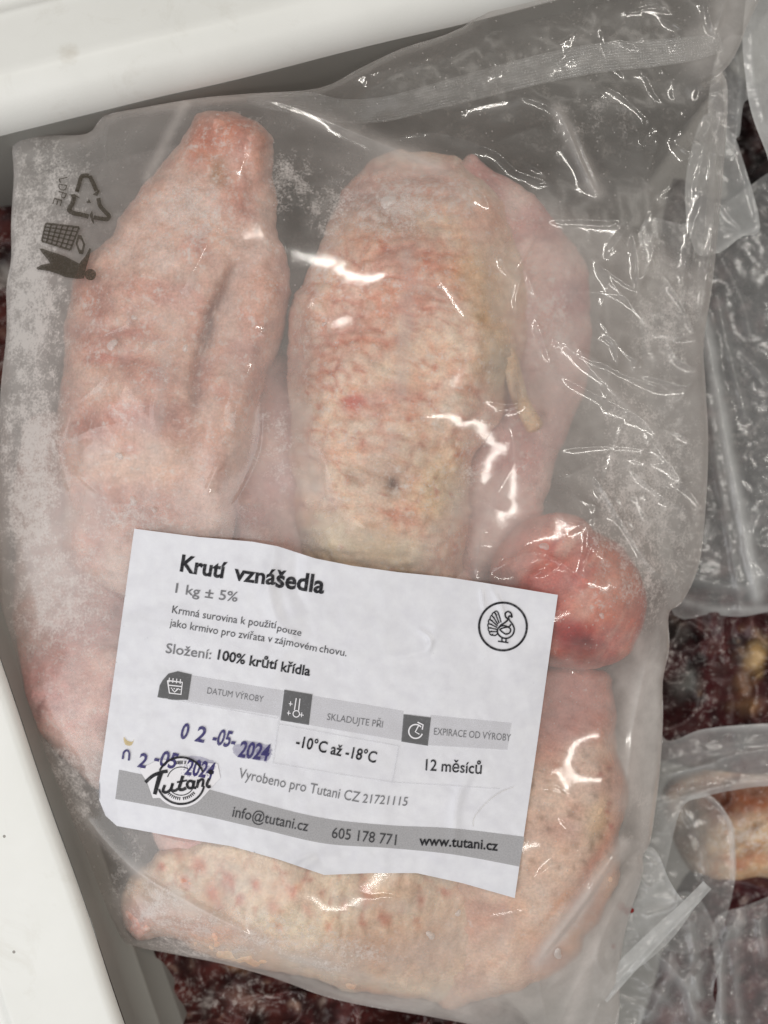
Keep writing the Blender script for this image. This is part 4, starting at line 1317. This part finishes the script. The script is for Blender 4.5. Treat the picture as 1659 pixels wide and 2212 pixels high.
# violet date stamps
def stamp_fn(p):
    p.text('0', (387, 1594), (403, 1597), 33, 0.026, 0, .10)
    p.text('2', (420, 1600), (440, 1604), 33, 0.026, 0, .10)
    p.text('-05-', (456, 1606), (505, 1616), 34, 0.024, 0, .10)
    p.text('2024', (513, 1634), (578, 1643), 34, 0.028, 0, .12)
    p.stroke(curve([(265, 1640), (267, 1626), (274, 1621), (279, 1627), (278, 1643)], 5), 4.4)
    p.text('2', (296, 1656), (314, 1659), 30, 0.026, 0, .10)
    p.text('-05', (330, 1650), (377, 1661), 33, 0.024, 0, .10)
    p.text('2024', (398, 1672), (458, 1682), 34, 0.028, 0, .12)


LP('date_stamp', M_STAMP, L3, stamp_fn)


def smear_fn(p):
    for c, rx, ry in (((545, 1622), 42, 20), ((425, 1658), 40, 24), ((570, 1630), 16, 16)):
        p.fill(circle(c, rx, 30, ry) + np.random.RandomState(3).randn(30, 2) * 1.6)


LP('stamp_smear', M_SMEAR, L2, smear_fn)


# round maker's emblem
def logo_back(p):
    p.fill(circle((391, 1690), 58, 48, 54))
    p.fill([(300, 1662), (345, 1640), (470, 1650), (476, 1680), (440, 1720), (330, 1724), (318, 1690)])


LP('emblem_ground', M_WHITEINK, L2, logo_back)


def logo_fn(p):
    p.stroke(circle((391, 1686), 51, 40, 50, 205, 338), 4.5)
    p.stroke(circle((391, 1688), 51, 40, 49, 12, 160), 4.5)
    p.text('T', (322, 1714), (350, 1690), 0.1, 0)
    # script word: heavy slanting strokes
    p.stroke(curve([(314, 1690), (330, 1676), (350, 1668), (362, 1666)], 6), 7.5)
    p.stroke(curve([(347, 1670), (341, 1690), (334, 1716)], 6), 11, w1=8)
    p.stroke(curve([(356, 1696), (352, 1708), (358, 1712), (368, 1706), (373, 1692)], 6), 6.2)
    p.stroke(curve([(373, 1692), (370, 1706), (378, 1708), (384, 1704)], 5), 6)
    p.stroke(curve([(395, 1676), (390, 1692), (387, 1704), (394, 1706), (402, 1702)], 5), 7)
    p.stroke([(382, 1690), (404, 1686)], 4)
    p.stroke(circle((411, 1695), 7, 16, 8), 6.0, True)
    p.stroke(curve([(420, 1686), (417, 1700), (424, 1702)], 5), 6)
    p.stroke([(429, 1684), (425, 1702)], 6)
    p.stroke(curve([(427, 1692), (434, 1684), (439, 1686), (437, 1700)], 5), 5.6)
    p.stroke(curve([(452, 1682), (447, 1694), (450, 1700), (455, 1698)], 5), 6.4)
    p.fill(circle((455, 1668), 5.4, 18))


LP('emblem_lettering', M_BLACK, L4, logo_fn, 9, 'heavy black script name across a ring emblem')


def logo_ring(p):
    p.stroke(circle((391, 1686), 30, 24, 29, 195, 300), 2.2)
    p.stroke(circle((391, 1690), 29, 24, 28, 30, 150), 2.2)
    # rows of tiny letters, too small to read
    rs = np.random.RandomState(4)
    for a in np.arange(42, 140, 6.6):
        if 84 < a < 90:
            continue
        c, s_ = math.cos(R(a)), math.sin(R(a))
        for da in (-2.0, 1.6):
            c2, s2 = math.cos(R(a + da)), math.sin(R(a + da))
            p.stroke([(391 + 34 * c2, 1689 + 33 * s2), (391 + 41 * c, 1689 + 40 * s_)], 1.5)
        if rs.rand() > .4:
            p.stroke([(391 + 37 * math.cos(R(a - 2)), 1689 + 36 * math.sin(R(a - 2))), (391 + 37 * math.cos(R(a + 2)), 1689 + 36 * math.sin(R(a + 2)))], 1.4)
    for a in (255, 261, 267, 273, 283):
        p.stroke([(391 + 36 * math.cos(R(a)), 1686 + 36 * math.sin(R(a))), (391 + 43 * math.cos(R(a)), 1686 + 43 * math.sin(R(a)))], 3.2)


LP('emblem_ring', M_SOFTBLACK, L3, logo_ring)


# turkey in a ring
def turkey_fn(p):
    def T(l):   # from the enlarged drawing (1659 wide over 1000 source units)
        return np.array([(1280 + a / 1.659, 2150 + b / 1.659) for a, b in l]) * 0.54861
    p.stroke(T(circle((1162, 526), 156, 72)), 4.6, True)
    body = curve(T([(1135, 535), (1150, 515), (1175, 500), (1195, 480), (1180, 462), (1178, 440), (1195, 428), (1215, 440), (1222, 468)]), 6)
    p.stroke(body, 3.4)
    p.stroke(curve(T([(1222, 468), (1212, 458), (1200, 462), (1205, 485), (1225, 512), (1236, 545), (1225, 580), (1195, 602), (1160, 600), (1132, 578), (1126, 550), (1140, 528), (1170, 520), (1200, 528), (1215, 510)]), 6), 3.4)
    p.stroke(curve(T([(1140, 545), (1165, 535), (1195, 530), (1212, 545), (1205, 568), (1180, 575), (1158, 562), (1140, 545)]), 6), 3.2)
    for a, b, c in [((1150, 500), (1128, 432), (1108, 430)), ((1138, 505), (1108, 436), (1090, 452)), ((1130, 512), (1090, 455), (1078, 478)), ((1128, 522), (1075, 480), (1070, 506)), ((1124, 532), (1068, 508), (1068, 534)), ((1122, 545), (1068, 536), (1074, 560)), ((1124, 560), (1074, 562), (1085, 582))]:
        p.stroke(curve(T([a, b, c, (c[0] + (a[0] - c[0]) * .35, c[1] + (a[1] - c[1]) * .35)]), 6), 2.6)
    p.stroke(curve(T([(1085, 582), (1110, 585), (1128, 572)]), 6), 2.6)
    p.stroke(T([(1155, 602), (1155, 625)]), 3)
    p.stroke(T([(1182, 602), (1182, 628)]), 3)
    p.stroke(T([(1130, 622), (1198, 632)]), 3)


LP('turkey_emblem', M_BLACK, L2, turkey_fn, 9, 'line drawing of a turkey inside a black ring')
LP('stain', M_YELLOW, L2, lambda p: p.fill(curve([(267, 1592), (275, 1600), (286, 1602), (290, 1593), (284, 1610), (270, 1608)], 3, True)))


def hair_fn(p):
    p.stroke(curve([(1110, 1700), (1080, 1712), (1050, 1735), (1025, 1765), (1022, 1785)], 10), 1.6)


LP('hair', ink('hair_tone', (0.58, 0.54, 0.50), 0.45), L4, hair_fn)

# ------------------------------------------------------------------ brown print on the film, upper left
MK = 0.19842


def M_(l):
    return np.array([(a * MK, 301.7 + b * MK) for a, b in l])


FZ = blur(F, 1, 1)


def filmz(x, y):
    return samp(FZ, x, y) + wrinkles(x, y) * 0.001 + 0.0004


def FP(name, fn, lab=None):
    p = Print()
    fn(p)
    o = p.build(name, M_BROWNINK, bag, filmz, 0.0006, 4.0, lab)
    return o


def recyc(p):
    def arrow(pts, w, tip, bw):
        c = curve(M_(pts), 8)
        p.stroke(c, w)
        t = M_(tip)
        p.fill(t)
    arrow([(835, 570), (862, 480), (885, 405), (925, 390), (965, 395)], 9, [(812, 560), (865, 565), (862, 545), (820, 540)], 0)
    arrow([(975, 395), (1000, 445), (1030, 510), (1050, 560)], 9, [(1080, 545), (1085, 560), (1060, 615), (1010, 600), (1040, 570)], 0)
    arrow([(1070, 635), (1090, 720), (1150, 790), (1185, 830), (1165, 865), (1100, 860), (1020, 845)], 9, [(1005, 765), (1025, 925), (1000, 890), (975, 820)], 0)
    arrow([(965, 838), (880, 815), (800, 800), (755, 770), (760, 740), (790, 690), (805, 630)], 10, [(750, 600), (810, 590), (875, 640), (830, 625), (800, 650), (770, 610)], 0)


FP('recycling_symbol', recyc, 'brown triangle of three arrows with number four')


def ldpe(p):
    for ch, a, b in (('L', (640, 425), (650, 470)), ('D', (640, 478), (628, 545)), ('P', (640, 555), (618, 618)), ('E', (590, 630), (570, 700))):
        a_, b_ = M_([a, b])
        p.text(ch, a_, b_, 19, 0.0)
    a_, b_ = M_([(950, 640), (985, 715)])
    p.text('4', M_([(950, 640)])[0], M_([(940, 690)])[0], 9, 0.02)


FP('material_lettering', ldpe)


def tidy(p):
    p.fill(M_([(428, 1182), (470, 1188), (540, 1215), (630, 1240), (720, 1275), (790, 1310), (865, 1350), (885, 1318), (925, 1275), (975, 1178), (992, 1190), (975, 1270), (940, 1390), (915, 1512), (840, 1515), (705, 1497), (640, 1465), (530, 1430), (402, 1412), (398, 1392), (450, 1362), (545, 1345), (515, 1300), (460, 1235)]))
    p.fill(M_(circle((985, 1470), 62, 32)))
    d = M_([(848, 1035), (888, 1042), (928, 1140), (905, 1250), (862, 1245), (822, 1130)])
    c = d.mean(0)
    p.fill(d, (c + (d - c) * 0.55)[::-1])
    tl, tr, br, bl = M_([(500, 912), (862, 955), (765, 1200), (455, 1105)])

    def B(u, v):
        return (tl * (1 - u) + tr * u) * (1 - v) + (bl * (1 - u) + br * u) * v
    for k in range(7):
        u = k / 6
        p.stroke([B(u, v) for v in np.linspace(0, 1, 6)], 4.6 if k in (0, 6) else 4.0)
    for k in range(6):
        v = k / 5
        p.stroke([B(u, v) for u in np.linspace(0, 1, 8)], 4.6 if k in (0, 5) else 3.6)


FP('litter_symbol', tidy, 'brown figure dropping litter into a mesh bin')

# ------------------------------------------------------------------ the frozen goods underneath and beside


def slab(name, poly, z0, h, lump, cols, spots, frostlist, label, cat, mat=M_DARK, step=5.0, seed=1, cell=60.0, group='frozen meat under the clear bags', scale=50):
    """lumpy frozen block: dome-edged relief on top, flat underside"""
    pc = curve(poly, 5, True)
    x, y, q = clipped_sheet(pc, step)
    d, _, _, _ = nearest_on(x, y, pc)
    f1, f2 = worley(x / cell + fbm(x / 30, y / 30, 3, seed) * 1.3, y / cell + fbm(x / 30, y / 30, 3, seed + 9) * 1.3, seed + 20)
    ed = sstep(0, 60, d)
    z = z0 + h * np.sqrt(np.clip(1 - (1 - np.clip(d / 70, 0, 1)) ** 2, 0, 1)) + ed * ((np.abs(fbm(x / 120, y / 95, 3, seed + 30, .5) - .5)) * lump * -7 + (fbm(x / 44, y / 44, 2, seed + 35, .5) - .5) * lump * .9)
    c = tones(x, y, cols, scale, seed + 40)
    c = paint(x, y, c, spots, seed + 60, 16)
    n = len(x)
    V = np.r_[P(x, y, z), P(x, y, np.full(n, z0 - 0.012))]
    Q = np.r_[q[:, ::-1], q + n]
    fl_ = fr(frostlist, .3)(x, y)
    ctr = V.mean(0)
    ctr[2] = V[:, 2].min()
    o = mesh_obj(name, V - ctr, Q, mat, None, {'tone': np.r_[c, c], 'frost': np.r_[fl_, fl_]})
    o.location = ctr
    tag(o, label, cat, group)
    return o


def cover(name, poly, zfun, hz, wr, label, cat, frostv=0.1, step=4.0, seed=1, mat=M_FILM2, crumple=.4, parent=None, part=None, amp=2.0):
    """a sheet of film with its own folds; wr: (points, mm, width a, width b, haze)"""
    pc = curve(poly, 5, True)
    x, y, q = clipped_sheet(pc, step)
    d, _, _, _ = nearest_on(x, y, pc)
    z = zfun(x, y) + (fbm(x / 90, y / 90, 4, seed) - .5) * 0.001 * amp
    wx_ = x + (fbm(x / 60, y / 60, 3, seed + 3) - .5) * 60
    wy_ = y + (fbm(x / 60, y / 60, 3, seed + 6) - .5) * 60
    f1, f2 = worley(wx_ / 110, wy_ / 150, seed + 11)
    z = z + np.exp(-(f2 - f1) / .1) * 0.001 * crumple + (fbm(x / 60, y / 60, 2, seed + 13) - .5) * 0.0008
    h = np.full(x.shape, hz) + 0.12 * np.exp(-d / 7)
    for pts, mm, a, b, dh in wr:
        c = curve(pts, 6) if len(pts) > 2 else np.array(pts, float)
        dd, s, t = polydist(x, y, c)
        w = np.where(s > 0, a, b)
        z = z + mm * 0.001 * np.exp(-(np.sqrt(dd * dd + 2) - 1.4) / w)
        h = h + dh * np.exp(-(dd / (0.5 * (a + b))) ** 2)
    V = P(x, y, z)
    if parent is not None:
        o = mesh_obj(part, V, q, mat, None, {'haze': np.clip(h, 0, .92), 'frost': np.full(len(x), frostv)})
        adopt(o, parent)
        return o
    ctr = V.mean(0)
    ctr[2] = V[:, 2].min()
    o = mesh_obj(name, V - ctr, q, mat, None, {'haze': np.clip(h, 0, .92), 'frost': np.full(len(x), frostv)})
    o.location = ctr
    tag(o, label, cat)
    return o


RED = [(44, 14, 14), (66, 20, 20), (88, 30, 26), (104, 44, 38)]
rs = np.random.RandomState(31)


def bits(x0, x1, y0, y1, n, rgbs, r0=6, r1=18, st=.75):
    return [(rs.uniform(x0, x1), rs.uniform(y0, y1), rs.uniform(r0, r1), rs.uniform(r0, r1) * .7, rs.uniform(0, 180), rgbs[k % len(rgbs)], rs.uniform(.4, st)) for k in range(n)]


WB = [(176, 140, 120), (150, 104, 84), (200, 180, 168)]
slab('frozen_mince', [(-120, 470), (60, 440), (420, 520), (640, 900), (520, 1200), (150, 1260), (-120, 1200)], -0.055, 0.016, .004, RED,
     bits(-60, 120, 480, 800, 16, WB, 4, 12) + [(10, 600, 20, 26, 0, (190, 184, 178), .7)], [(10, 620, 60, 60, .6)], 'dark red frozen mince peeking out left of the turkey bag', 'frozen mince', seed=300)
slab('frozen_mince', [(240, 1900), (620, 1960), (900, 2060), (1120, 2180), (1120, 2380), (280, 2380), (225, 2140)], -0.047, 0.018, .005, RED,
     bits(320, 720, 2040, 2230, 26, WB, 5, 14) + [(500, 2080, 34, 16, 30, (166, 120, 84), .8), (530, 2160, 40, 20, 20, (150, 110, 96), .7), (450, 2160, 8, 40, 12, (150, 140, 136), .7)], [(500, 2150, 240, 80, .55)],
     'dark red frozen mince below the bottom edge of the turkey bag', 'frozen mince', seed=340)
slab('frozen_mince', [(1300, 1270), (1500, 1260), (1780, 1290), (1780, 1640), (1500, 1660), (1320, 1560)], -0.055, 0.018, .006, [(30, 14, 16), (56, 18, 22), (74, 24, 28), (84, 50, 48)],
     bits(1430, 1659, 1320, 1560, 18, [(140, 104, 76), (96, 86, 82), (110, 60, 54)], 6, 16) + [(1635, 1425, 22, 36, 20, (206, 170, 112), .95), (1615, 1520, 30, 20, 0, (176, 130, 84), .8), (1450, 1360, 40, 40, 0, (92, 90, 86), .7), (1470, 1480, 30, 34, 0, (110, 112, 108), .7), (1600, 1480, 26, 16, 0, (150, 108, 70), .6)],
     [(1450, 1420, 60, 80, .6)], 'dark maroon frozen mince with tan fat, right edge under the clear bags', 'frozen mince', seed=380)
slab('frozen_poultry', [(1440, 1690), (1600, 1630), (1840, 1630), (1840, 1930), (1660, 1905), (1590, 1915), (1500, 1890), (1450, 1800)], -0.060, 0.014, .003, [(176, 126, 90), (206, 166, 126), (216, 190, 160), (190, 140, 104)],
     [(1610, 1720, 110, 42, 4, (150, 72, 18), .95), (1560, 1735, 46, 44, 0, (104, 46, 14), .9), (1640, 1700, 60, 20, 0, (120, 62, 16), .85), (1490, 1790, 50, 120, 0, (84, 70, 62), .8), (1570, 1810, 12, 10, 0, (130, 92, 40), .7), (1625, 1795, 10, 10, 0, (140, 100, 50), .7), (1600, 1860, 60, 14, 0, (196, 120, 80), .6)],
     [(1600, 1810, 80, 50, .8)], 'cream and orange frozen poultry piece at the right edge', 'frozen poultry', mat=M_SKIN, seed=420, cell=60)
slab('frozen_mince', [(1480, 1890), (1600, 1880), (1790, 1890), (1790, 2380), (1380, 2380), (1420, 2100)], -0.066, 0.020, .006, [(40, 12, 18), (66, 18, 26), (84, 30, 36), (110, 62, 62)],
     bits(1560, 1659, 1900, 2200, 14, [(170, 140, 130), (150, 96, 90), (200, 180, 170)], 4, 9), [(1620, 2000, 70, 120, .5)], 'deep maroon frozen meat at the lower right corner', 'frozen mince', seed=460)
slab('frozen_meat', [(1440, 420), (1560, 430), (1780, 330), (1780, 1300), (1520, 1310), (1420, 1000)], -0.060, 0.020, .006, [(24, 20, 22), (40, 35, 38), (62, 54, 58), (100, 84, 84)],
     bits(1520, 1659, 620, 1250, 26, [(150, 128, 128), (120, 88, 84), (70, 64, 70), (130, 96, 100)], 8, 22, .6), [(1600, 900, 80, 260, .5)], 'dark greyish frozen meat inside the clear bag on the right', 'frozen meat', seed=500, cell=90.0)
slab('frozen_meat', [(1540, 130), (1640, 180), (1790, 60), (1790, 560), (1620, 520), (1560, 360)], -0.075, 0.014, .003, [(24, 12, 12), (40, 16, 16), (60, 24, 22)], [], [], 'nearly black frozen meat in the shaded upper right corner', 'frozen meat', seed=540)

# clear bag with a rolled seam on the right
rb = empty('plastic_bag', tuple(P(1600, 900, -0.05)), 'clear bag with a thick rolled seam over dark frozen meat at right', 'plastic bag', 'plastic bags in the freezer')
cover('plastic_bag', [(1380, 500), (1500, 480), (1680, 360), (1800, 300), (1800, 1300), (1659, 1322), (1600, 1332), (1540, 1326), (1440, 1300), (1400, 900)], lambda x, y: -0.032 - 0.006 * sstep(1250, 1330, y),
      0.25, [([(1520, 690), (1545, 820), (1575, 980), (1605, 1140), (1635, 1290)], 2.2, 16, 12, .62), ([(1548, 640), (1570, 740), (1610, 900)], 1.2, 10, 12, .12), ([(1560, 560), (1600, 640), (1620, 720)], 1.0, 10, 10, .05), ([(1530, 860), (1555, 1040), (1590, 1240), (1600, 1320)], 1.4, 8, 12, .16),
             ([(1480, 1245), (1560, 1268), (1610, 1276)], 1.0, 10, 14, .18), ([(1590, 482), (1605, 500)], 1.6, 10, 10, 0), ([(1640, 1110), (1620, 1180), (1650, 1240)], 1.4, 14, 14, .2), ([(1600, 760), (1659, 830)], .9, 12, 14, .1), ([(1450, 1290), (1540, 1318), (1660, 1316)], 1.2, 8, 12, .3)],
      None, None, .03, 4.0, 560, crumple=.2, parent=rb, part='film')
# loose grey corner of film folded over it
cover('film_corner', [(1520, 250), (1575, 280), (1600, 330), (1642, 488), (1600, 512), (1552, 546), (1500, 540), (1480, 400)], lambda x, y: -0.020 - 0.00003 * (x - 1500), 0.42,
      [([(1590, 300), (1620, 400), (1640, 488)], .8, 8, 8, .05), ([(1556, 440), (1580, 470), (1600, 490)], 1.0, 9, 9, .05), ([(1640, 490), (1590, 515), (1545, 545)], .8, 5, 8, .2)], None, None, .05, 4.0, 580, crumple=.3, parent=rb, part='loose_corner')
# rolled weld seam itself
seam_keys = [(1518, 700, 9, 9, -26, 2.5), (1546, 830, 12, 12, -26, 3), (1578, 985, 13, 13, -27, 3), (1606, 1140, 14, 14, -28, 3), (1630, 1270, 17, 17, -29, 3.2)]


# film of the mince bags lower right
b2 = empty('plastic_bag', tuple(P(1560, 1640, -0.05)), 'clear crinkled bag lying between maroon mince and orange poultry at right', 'plastic bag', 'plastic bags in the freezer')
cover('plastic_bag', [(1390, 1540), (1440, 1600), (1520, 1575), (1660, 1562), (1780, 1560), (1780, 1700), (1660, 1698), (1590, 1706), (1520, 1722), (1470, 1750), (1430, 1900), (1390, 1900)], lambda x, y: -0.030 + 0 * x, 0.30,
      [([(1440, 1590), (1520, 1572), (1700, 1566)], 1.6, 8, 10, .35), ([(1430, 1680), (1520, 1655), (1600, 1628), (1720, 1615)], 2.0, 14, 12, .1), ([(1440, 1640), (1540, 1620), (1700, 1590)], 1.0, 10, 12, .06), ([(1460, 1670), (1500, 1660), (1540, 1652)], 1.6, 6, 8, .2),
       ([(1420, 1740), (1500, 1715), (1620, 1690), (1760, 1690)], 1.6, 8, 10, .18), ([(1430, 1800), (1480, 1740), (1520, 1722)], 1.2, 10, 10, .2)], None, None, .08, 3.5, 600, parent=b2, part='film', crumple=.6)
cover('plastic_bag', [(1380, 1730), (1470, 1730), (1530, 1715), (1580, 1775), (1588, 1830), (1588, 1900), (1560, 2000), (1500, 2060), (1400, 2010)], lambda x, y: -0.040 + 0 * x, 0.22,
      [([(1530, 1720), (1578, 1775), (1586, 1900)], 1.4, 6, 8, .25), ([(1470, 1740), (1510, 1820), (1530, 1920)], 1.0, 10, 12, .1)], None, None, .05, 4.0, 620, parent=b2, part='lower_film')

b3 = empty('plastic_bag', tuple(P(1480, 2100, -0.04)), 'crumpled clear bag with stiff upturned corner, bottom right', 'plastic bag', 'plastic bags in the freezer')
cover('plastic_bag', [(1290, 2010), (1400, 1960), (1500, 1930), (1560, 2060), (1540, 2150), (1580, 2300), (1290, 2300)], lambda x, y: -0.034 + 0 * x, 0.13,
      [([(1420, 2060), (1480, 2130), (1510, 2240)], 3.2, 18, 14, .22), ([(1480, 1960), (1500, 2060), (1480, 2120)], 3.0, 16, 12, .24), ([(1440, 2010), (1480, 2000), (1500, 1990)], 1.4, 6, 8, .1), ([(1500, 2110), (1512, 2150)], 3.4, 12, 10, .3), ([(1400, 2200), (1440, 2120), (1450, 2060)], 2.4, 12, 16, .2), ([(1520, 2080), (1490, 2160), (1530, 2212)], 2.6, 12, 12, .2), ([(1380, 2120), (1450, 2170), (1470, 2240)], 1.6, 16, 14, .15), ([(1560, 2060), (1540, 2140)], 1.4, 8, 8, .1), ([(1330, 2150), (1420, 2190)], 1.4, 12, 12, .12)], None, None, .1, 3.5, 640, crumple=1.0, parent=b3, part='film', amp=5)
cover('plastic_bag', [(1540, 2000), (1600, 1960), (1780, 1940), (1780, 2300), (1540, 2300), (1550, 2140)], lambda x, y: -0.036 + 0 * x, 0.14,
      [([(1600, 1990), (1590, 2080), (1600, 2210)], 1.8, 12, 12, .2), ([(1640, 1990), (1650, 2060)], 2.8, 10, 14, .25), ([(1600, 1970), (1560, 2060), (1556, 2212)], 2.4, 12, 16, .25), ([(1555, 2090), (1560, 2220)], 1.6, 10, 10, .15)], None, None, .05, 3.5, 660, crumple=.9, parent=b3, part='side_film', amp=4)
# flap that sticks out past the turkey bag: pleated sheet and stiff edge strip
cover('plastic_bag', [(1340, 1880), (1392, 1832), (1420, 1842), (1445, 1900), (1474, 1942), (1500, 1945), (1520, 1930), (1440, 2040), (1330, 2110), (1300, 2000)], lambda x, y: -0.016 + 0 * x, 0.40,
      [([(1385, 1900), (1405, 1918), (1430, 1900)], 1.6, 8, 8, .1), ([(1400, 1980), (1440, 1968), (1462, 1958)], 1.6, 5, 7, .3), ([(1345, 1980), (1400, 1940), (1470, 1945)], 1.0, 12, 12, .15), ([(1392, 1832), (1430, 1860), (1474, 1942)], 1.0, 6, 6, .2)], None, None, .1, 2.5, 680, crumple=1.0, parent=b3, part='corner_flap')
st = curve([(1296, 2152, 21), (1360, 2082, 20), (1420, 2020, 17), (1480, 1962, 14), (1528, 1912, 12)], 10)
tt = np.gradient(st[:, :2], axis=0)
tt /= np.linalg.norm(tt, axis=1)[:, None]
va = np.linspace(-1, 1, 9)
sx_ = st[:, 0:1] - tt[:, 1:2] * st[:, 2:3] * va
sy_ = st[:, 1:2] + tt[:, 0:1] * st[:, 2:3] * va
sz_ = -0.012 + 0.0006 * (1 - va ** 2)[None] + 0.0012 * (va > .7)[None] + 0 * sx_ + (fbm(sx_ / 20, sy_ / 20, 3, 690) - .5) * 0.001
o = mesh_obj('edge_strip', P(sx_, sy_, sz_).reshape(-1, 3), gridquads(len(st), 9), M_FILM2, None, {'haze': np.full(sx_.size, .50), 'frost': np.full(sx_.size, .1)})
adopt(o, b3)


def drop(px, py, r):
    th, ph = np.meshgrid(np.linspace(0, 2 * math.pi, 14, endpoint=False), np.linspace(0.02, math.pi - .02, 9))
    X = px + r * np.cos(th) * np.sin(ph)
    Y = py + r * 1.15 * np.sin(th) * np.sin(ph)
    Z = -0.0145 + 0.0006 * np.cos(ph)
    o = mesh_obj('blood_drop', P(X, Y, Z).reshape(-1, 3), gridquads(9, 14, True), M_BLOOD)
    adopt(o, b3)


for a in ((1342, 1958, 9), (1354, 1968, 7), (1364, 1966, 6), (1325, 2044, 5)):
    drop(*a)

# pale bags in the upper right corner
b4 = empty('plastic_bag', tuple(P(1630, 140, -0.02)), 'pinkish milky bag in the top right corner', 'plastic bag', 'plastic bags in the freezer')
cover('plastic_bag', [(1605, 60), (1640, -60), (1800, -60), (1800, 460), (1690, 420), (1655, 330), (1625, 250), (1612, 180)], lambda x, y: -0.012 - 0.00004 * (x - 1600), 0.62,
      [([(1640, -20), (1625, 120), (1650, 260)], 1.4, 20, 20, .05), ([(1625, 250), (1650, 320), (1690, 420)], 1.0, 8, 8, .1)], None, None, .2, 3.5, 700, parent=b4, part='film', crumple=.3)
b5 = empty('plastic_bag', tuple(P(1590, 180, -0.03)), 'grey translucent bag tail hanging behind the turkey bag, upper right', 'plastic bag', 'plastic bags in the freezer')
cover('plastic_bag', [(1560, 90), (1620, 90), (1625, 200), (1606, 225), (1598, 290), (1590, 300), (1585, 345), (1570, 340), (1545, 320), (1530, 220)], lambda x, y: -0.022 + 0 * x, 0.40,
      [([(1590, 120), (1600, 180), (1590, 300)], 1.0, 6, 8, .2), ([(1580, 160), (1585, 250)], .8, 8, 8, .1)], None, None, .1, 3.0, 720, parent=b5, part='film', crumple=.5)

# flat flakes of ice frozen on to the film
M_ICE = film_material('ice_flake_material', tint=(0.85, 0.82, 0.80), rough=0.25)
for fx_, fy_, r_ in ((242, 745, 11), (290, 686, 6), (288, 1082, 9), (400, 752, 7), (258, 985, 8), (333, 1102, 6), (838, 436, 15), (1176, 1180, 9), (1300, 1330, 6), (990, 1972, 7), (930, 2020, 9), (1205, 2060, 10), (700, 700, 5), (950, 620, 5)):
    a_ = np.linspace(0, 2 * math.pi, 12, endpoint=False)
    rr = r_ * (1 + 0.25 * np.sin(2 * a_ + fx_) + 0.12 * np.sin(3 * a_ + fy_))
    X = np.concatenate([[fx_], fx_ + .6 * rr * np.cos(a_), fx_ + rr * np.cos(a_)])
    Y = np.concatenate([[fy_], fy_ + .6 * rr * np.sin(a_), fy_ + rr * np.sin(a_)])
    Z = filmz(X, Y) + np.concatenate([[.0011], np.full(12, .0010), np.full(12, .0003)])
    tr = [(0, 1 + k, 1 + (k + 1) % 12) for k in range(12)]
    for k in range(12):
        tr += [(1 + k, 13 + k, 13 + (k + 1) % 12), (1 + k, 13 + (k + 1) % 12, 1 + (k + 1) % 12)]
    fo = mesh_obj('ice_flake', P(X, Y, Z), None, M_ICE, None, {'haze': np.full(25, .5), 'frost': np.full(25, .3)}, True, np.array(tr))
    adopt(fo, bag)
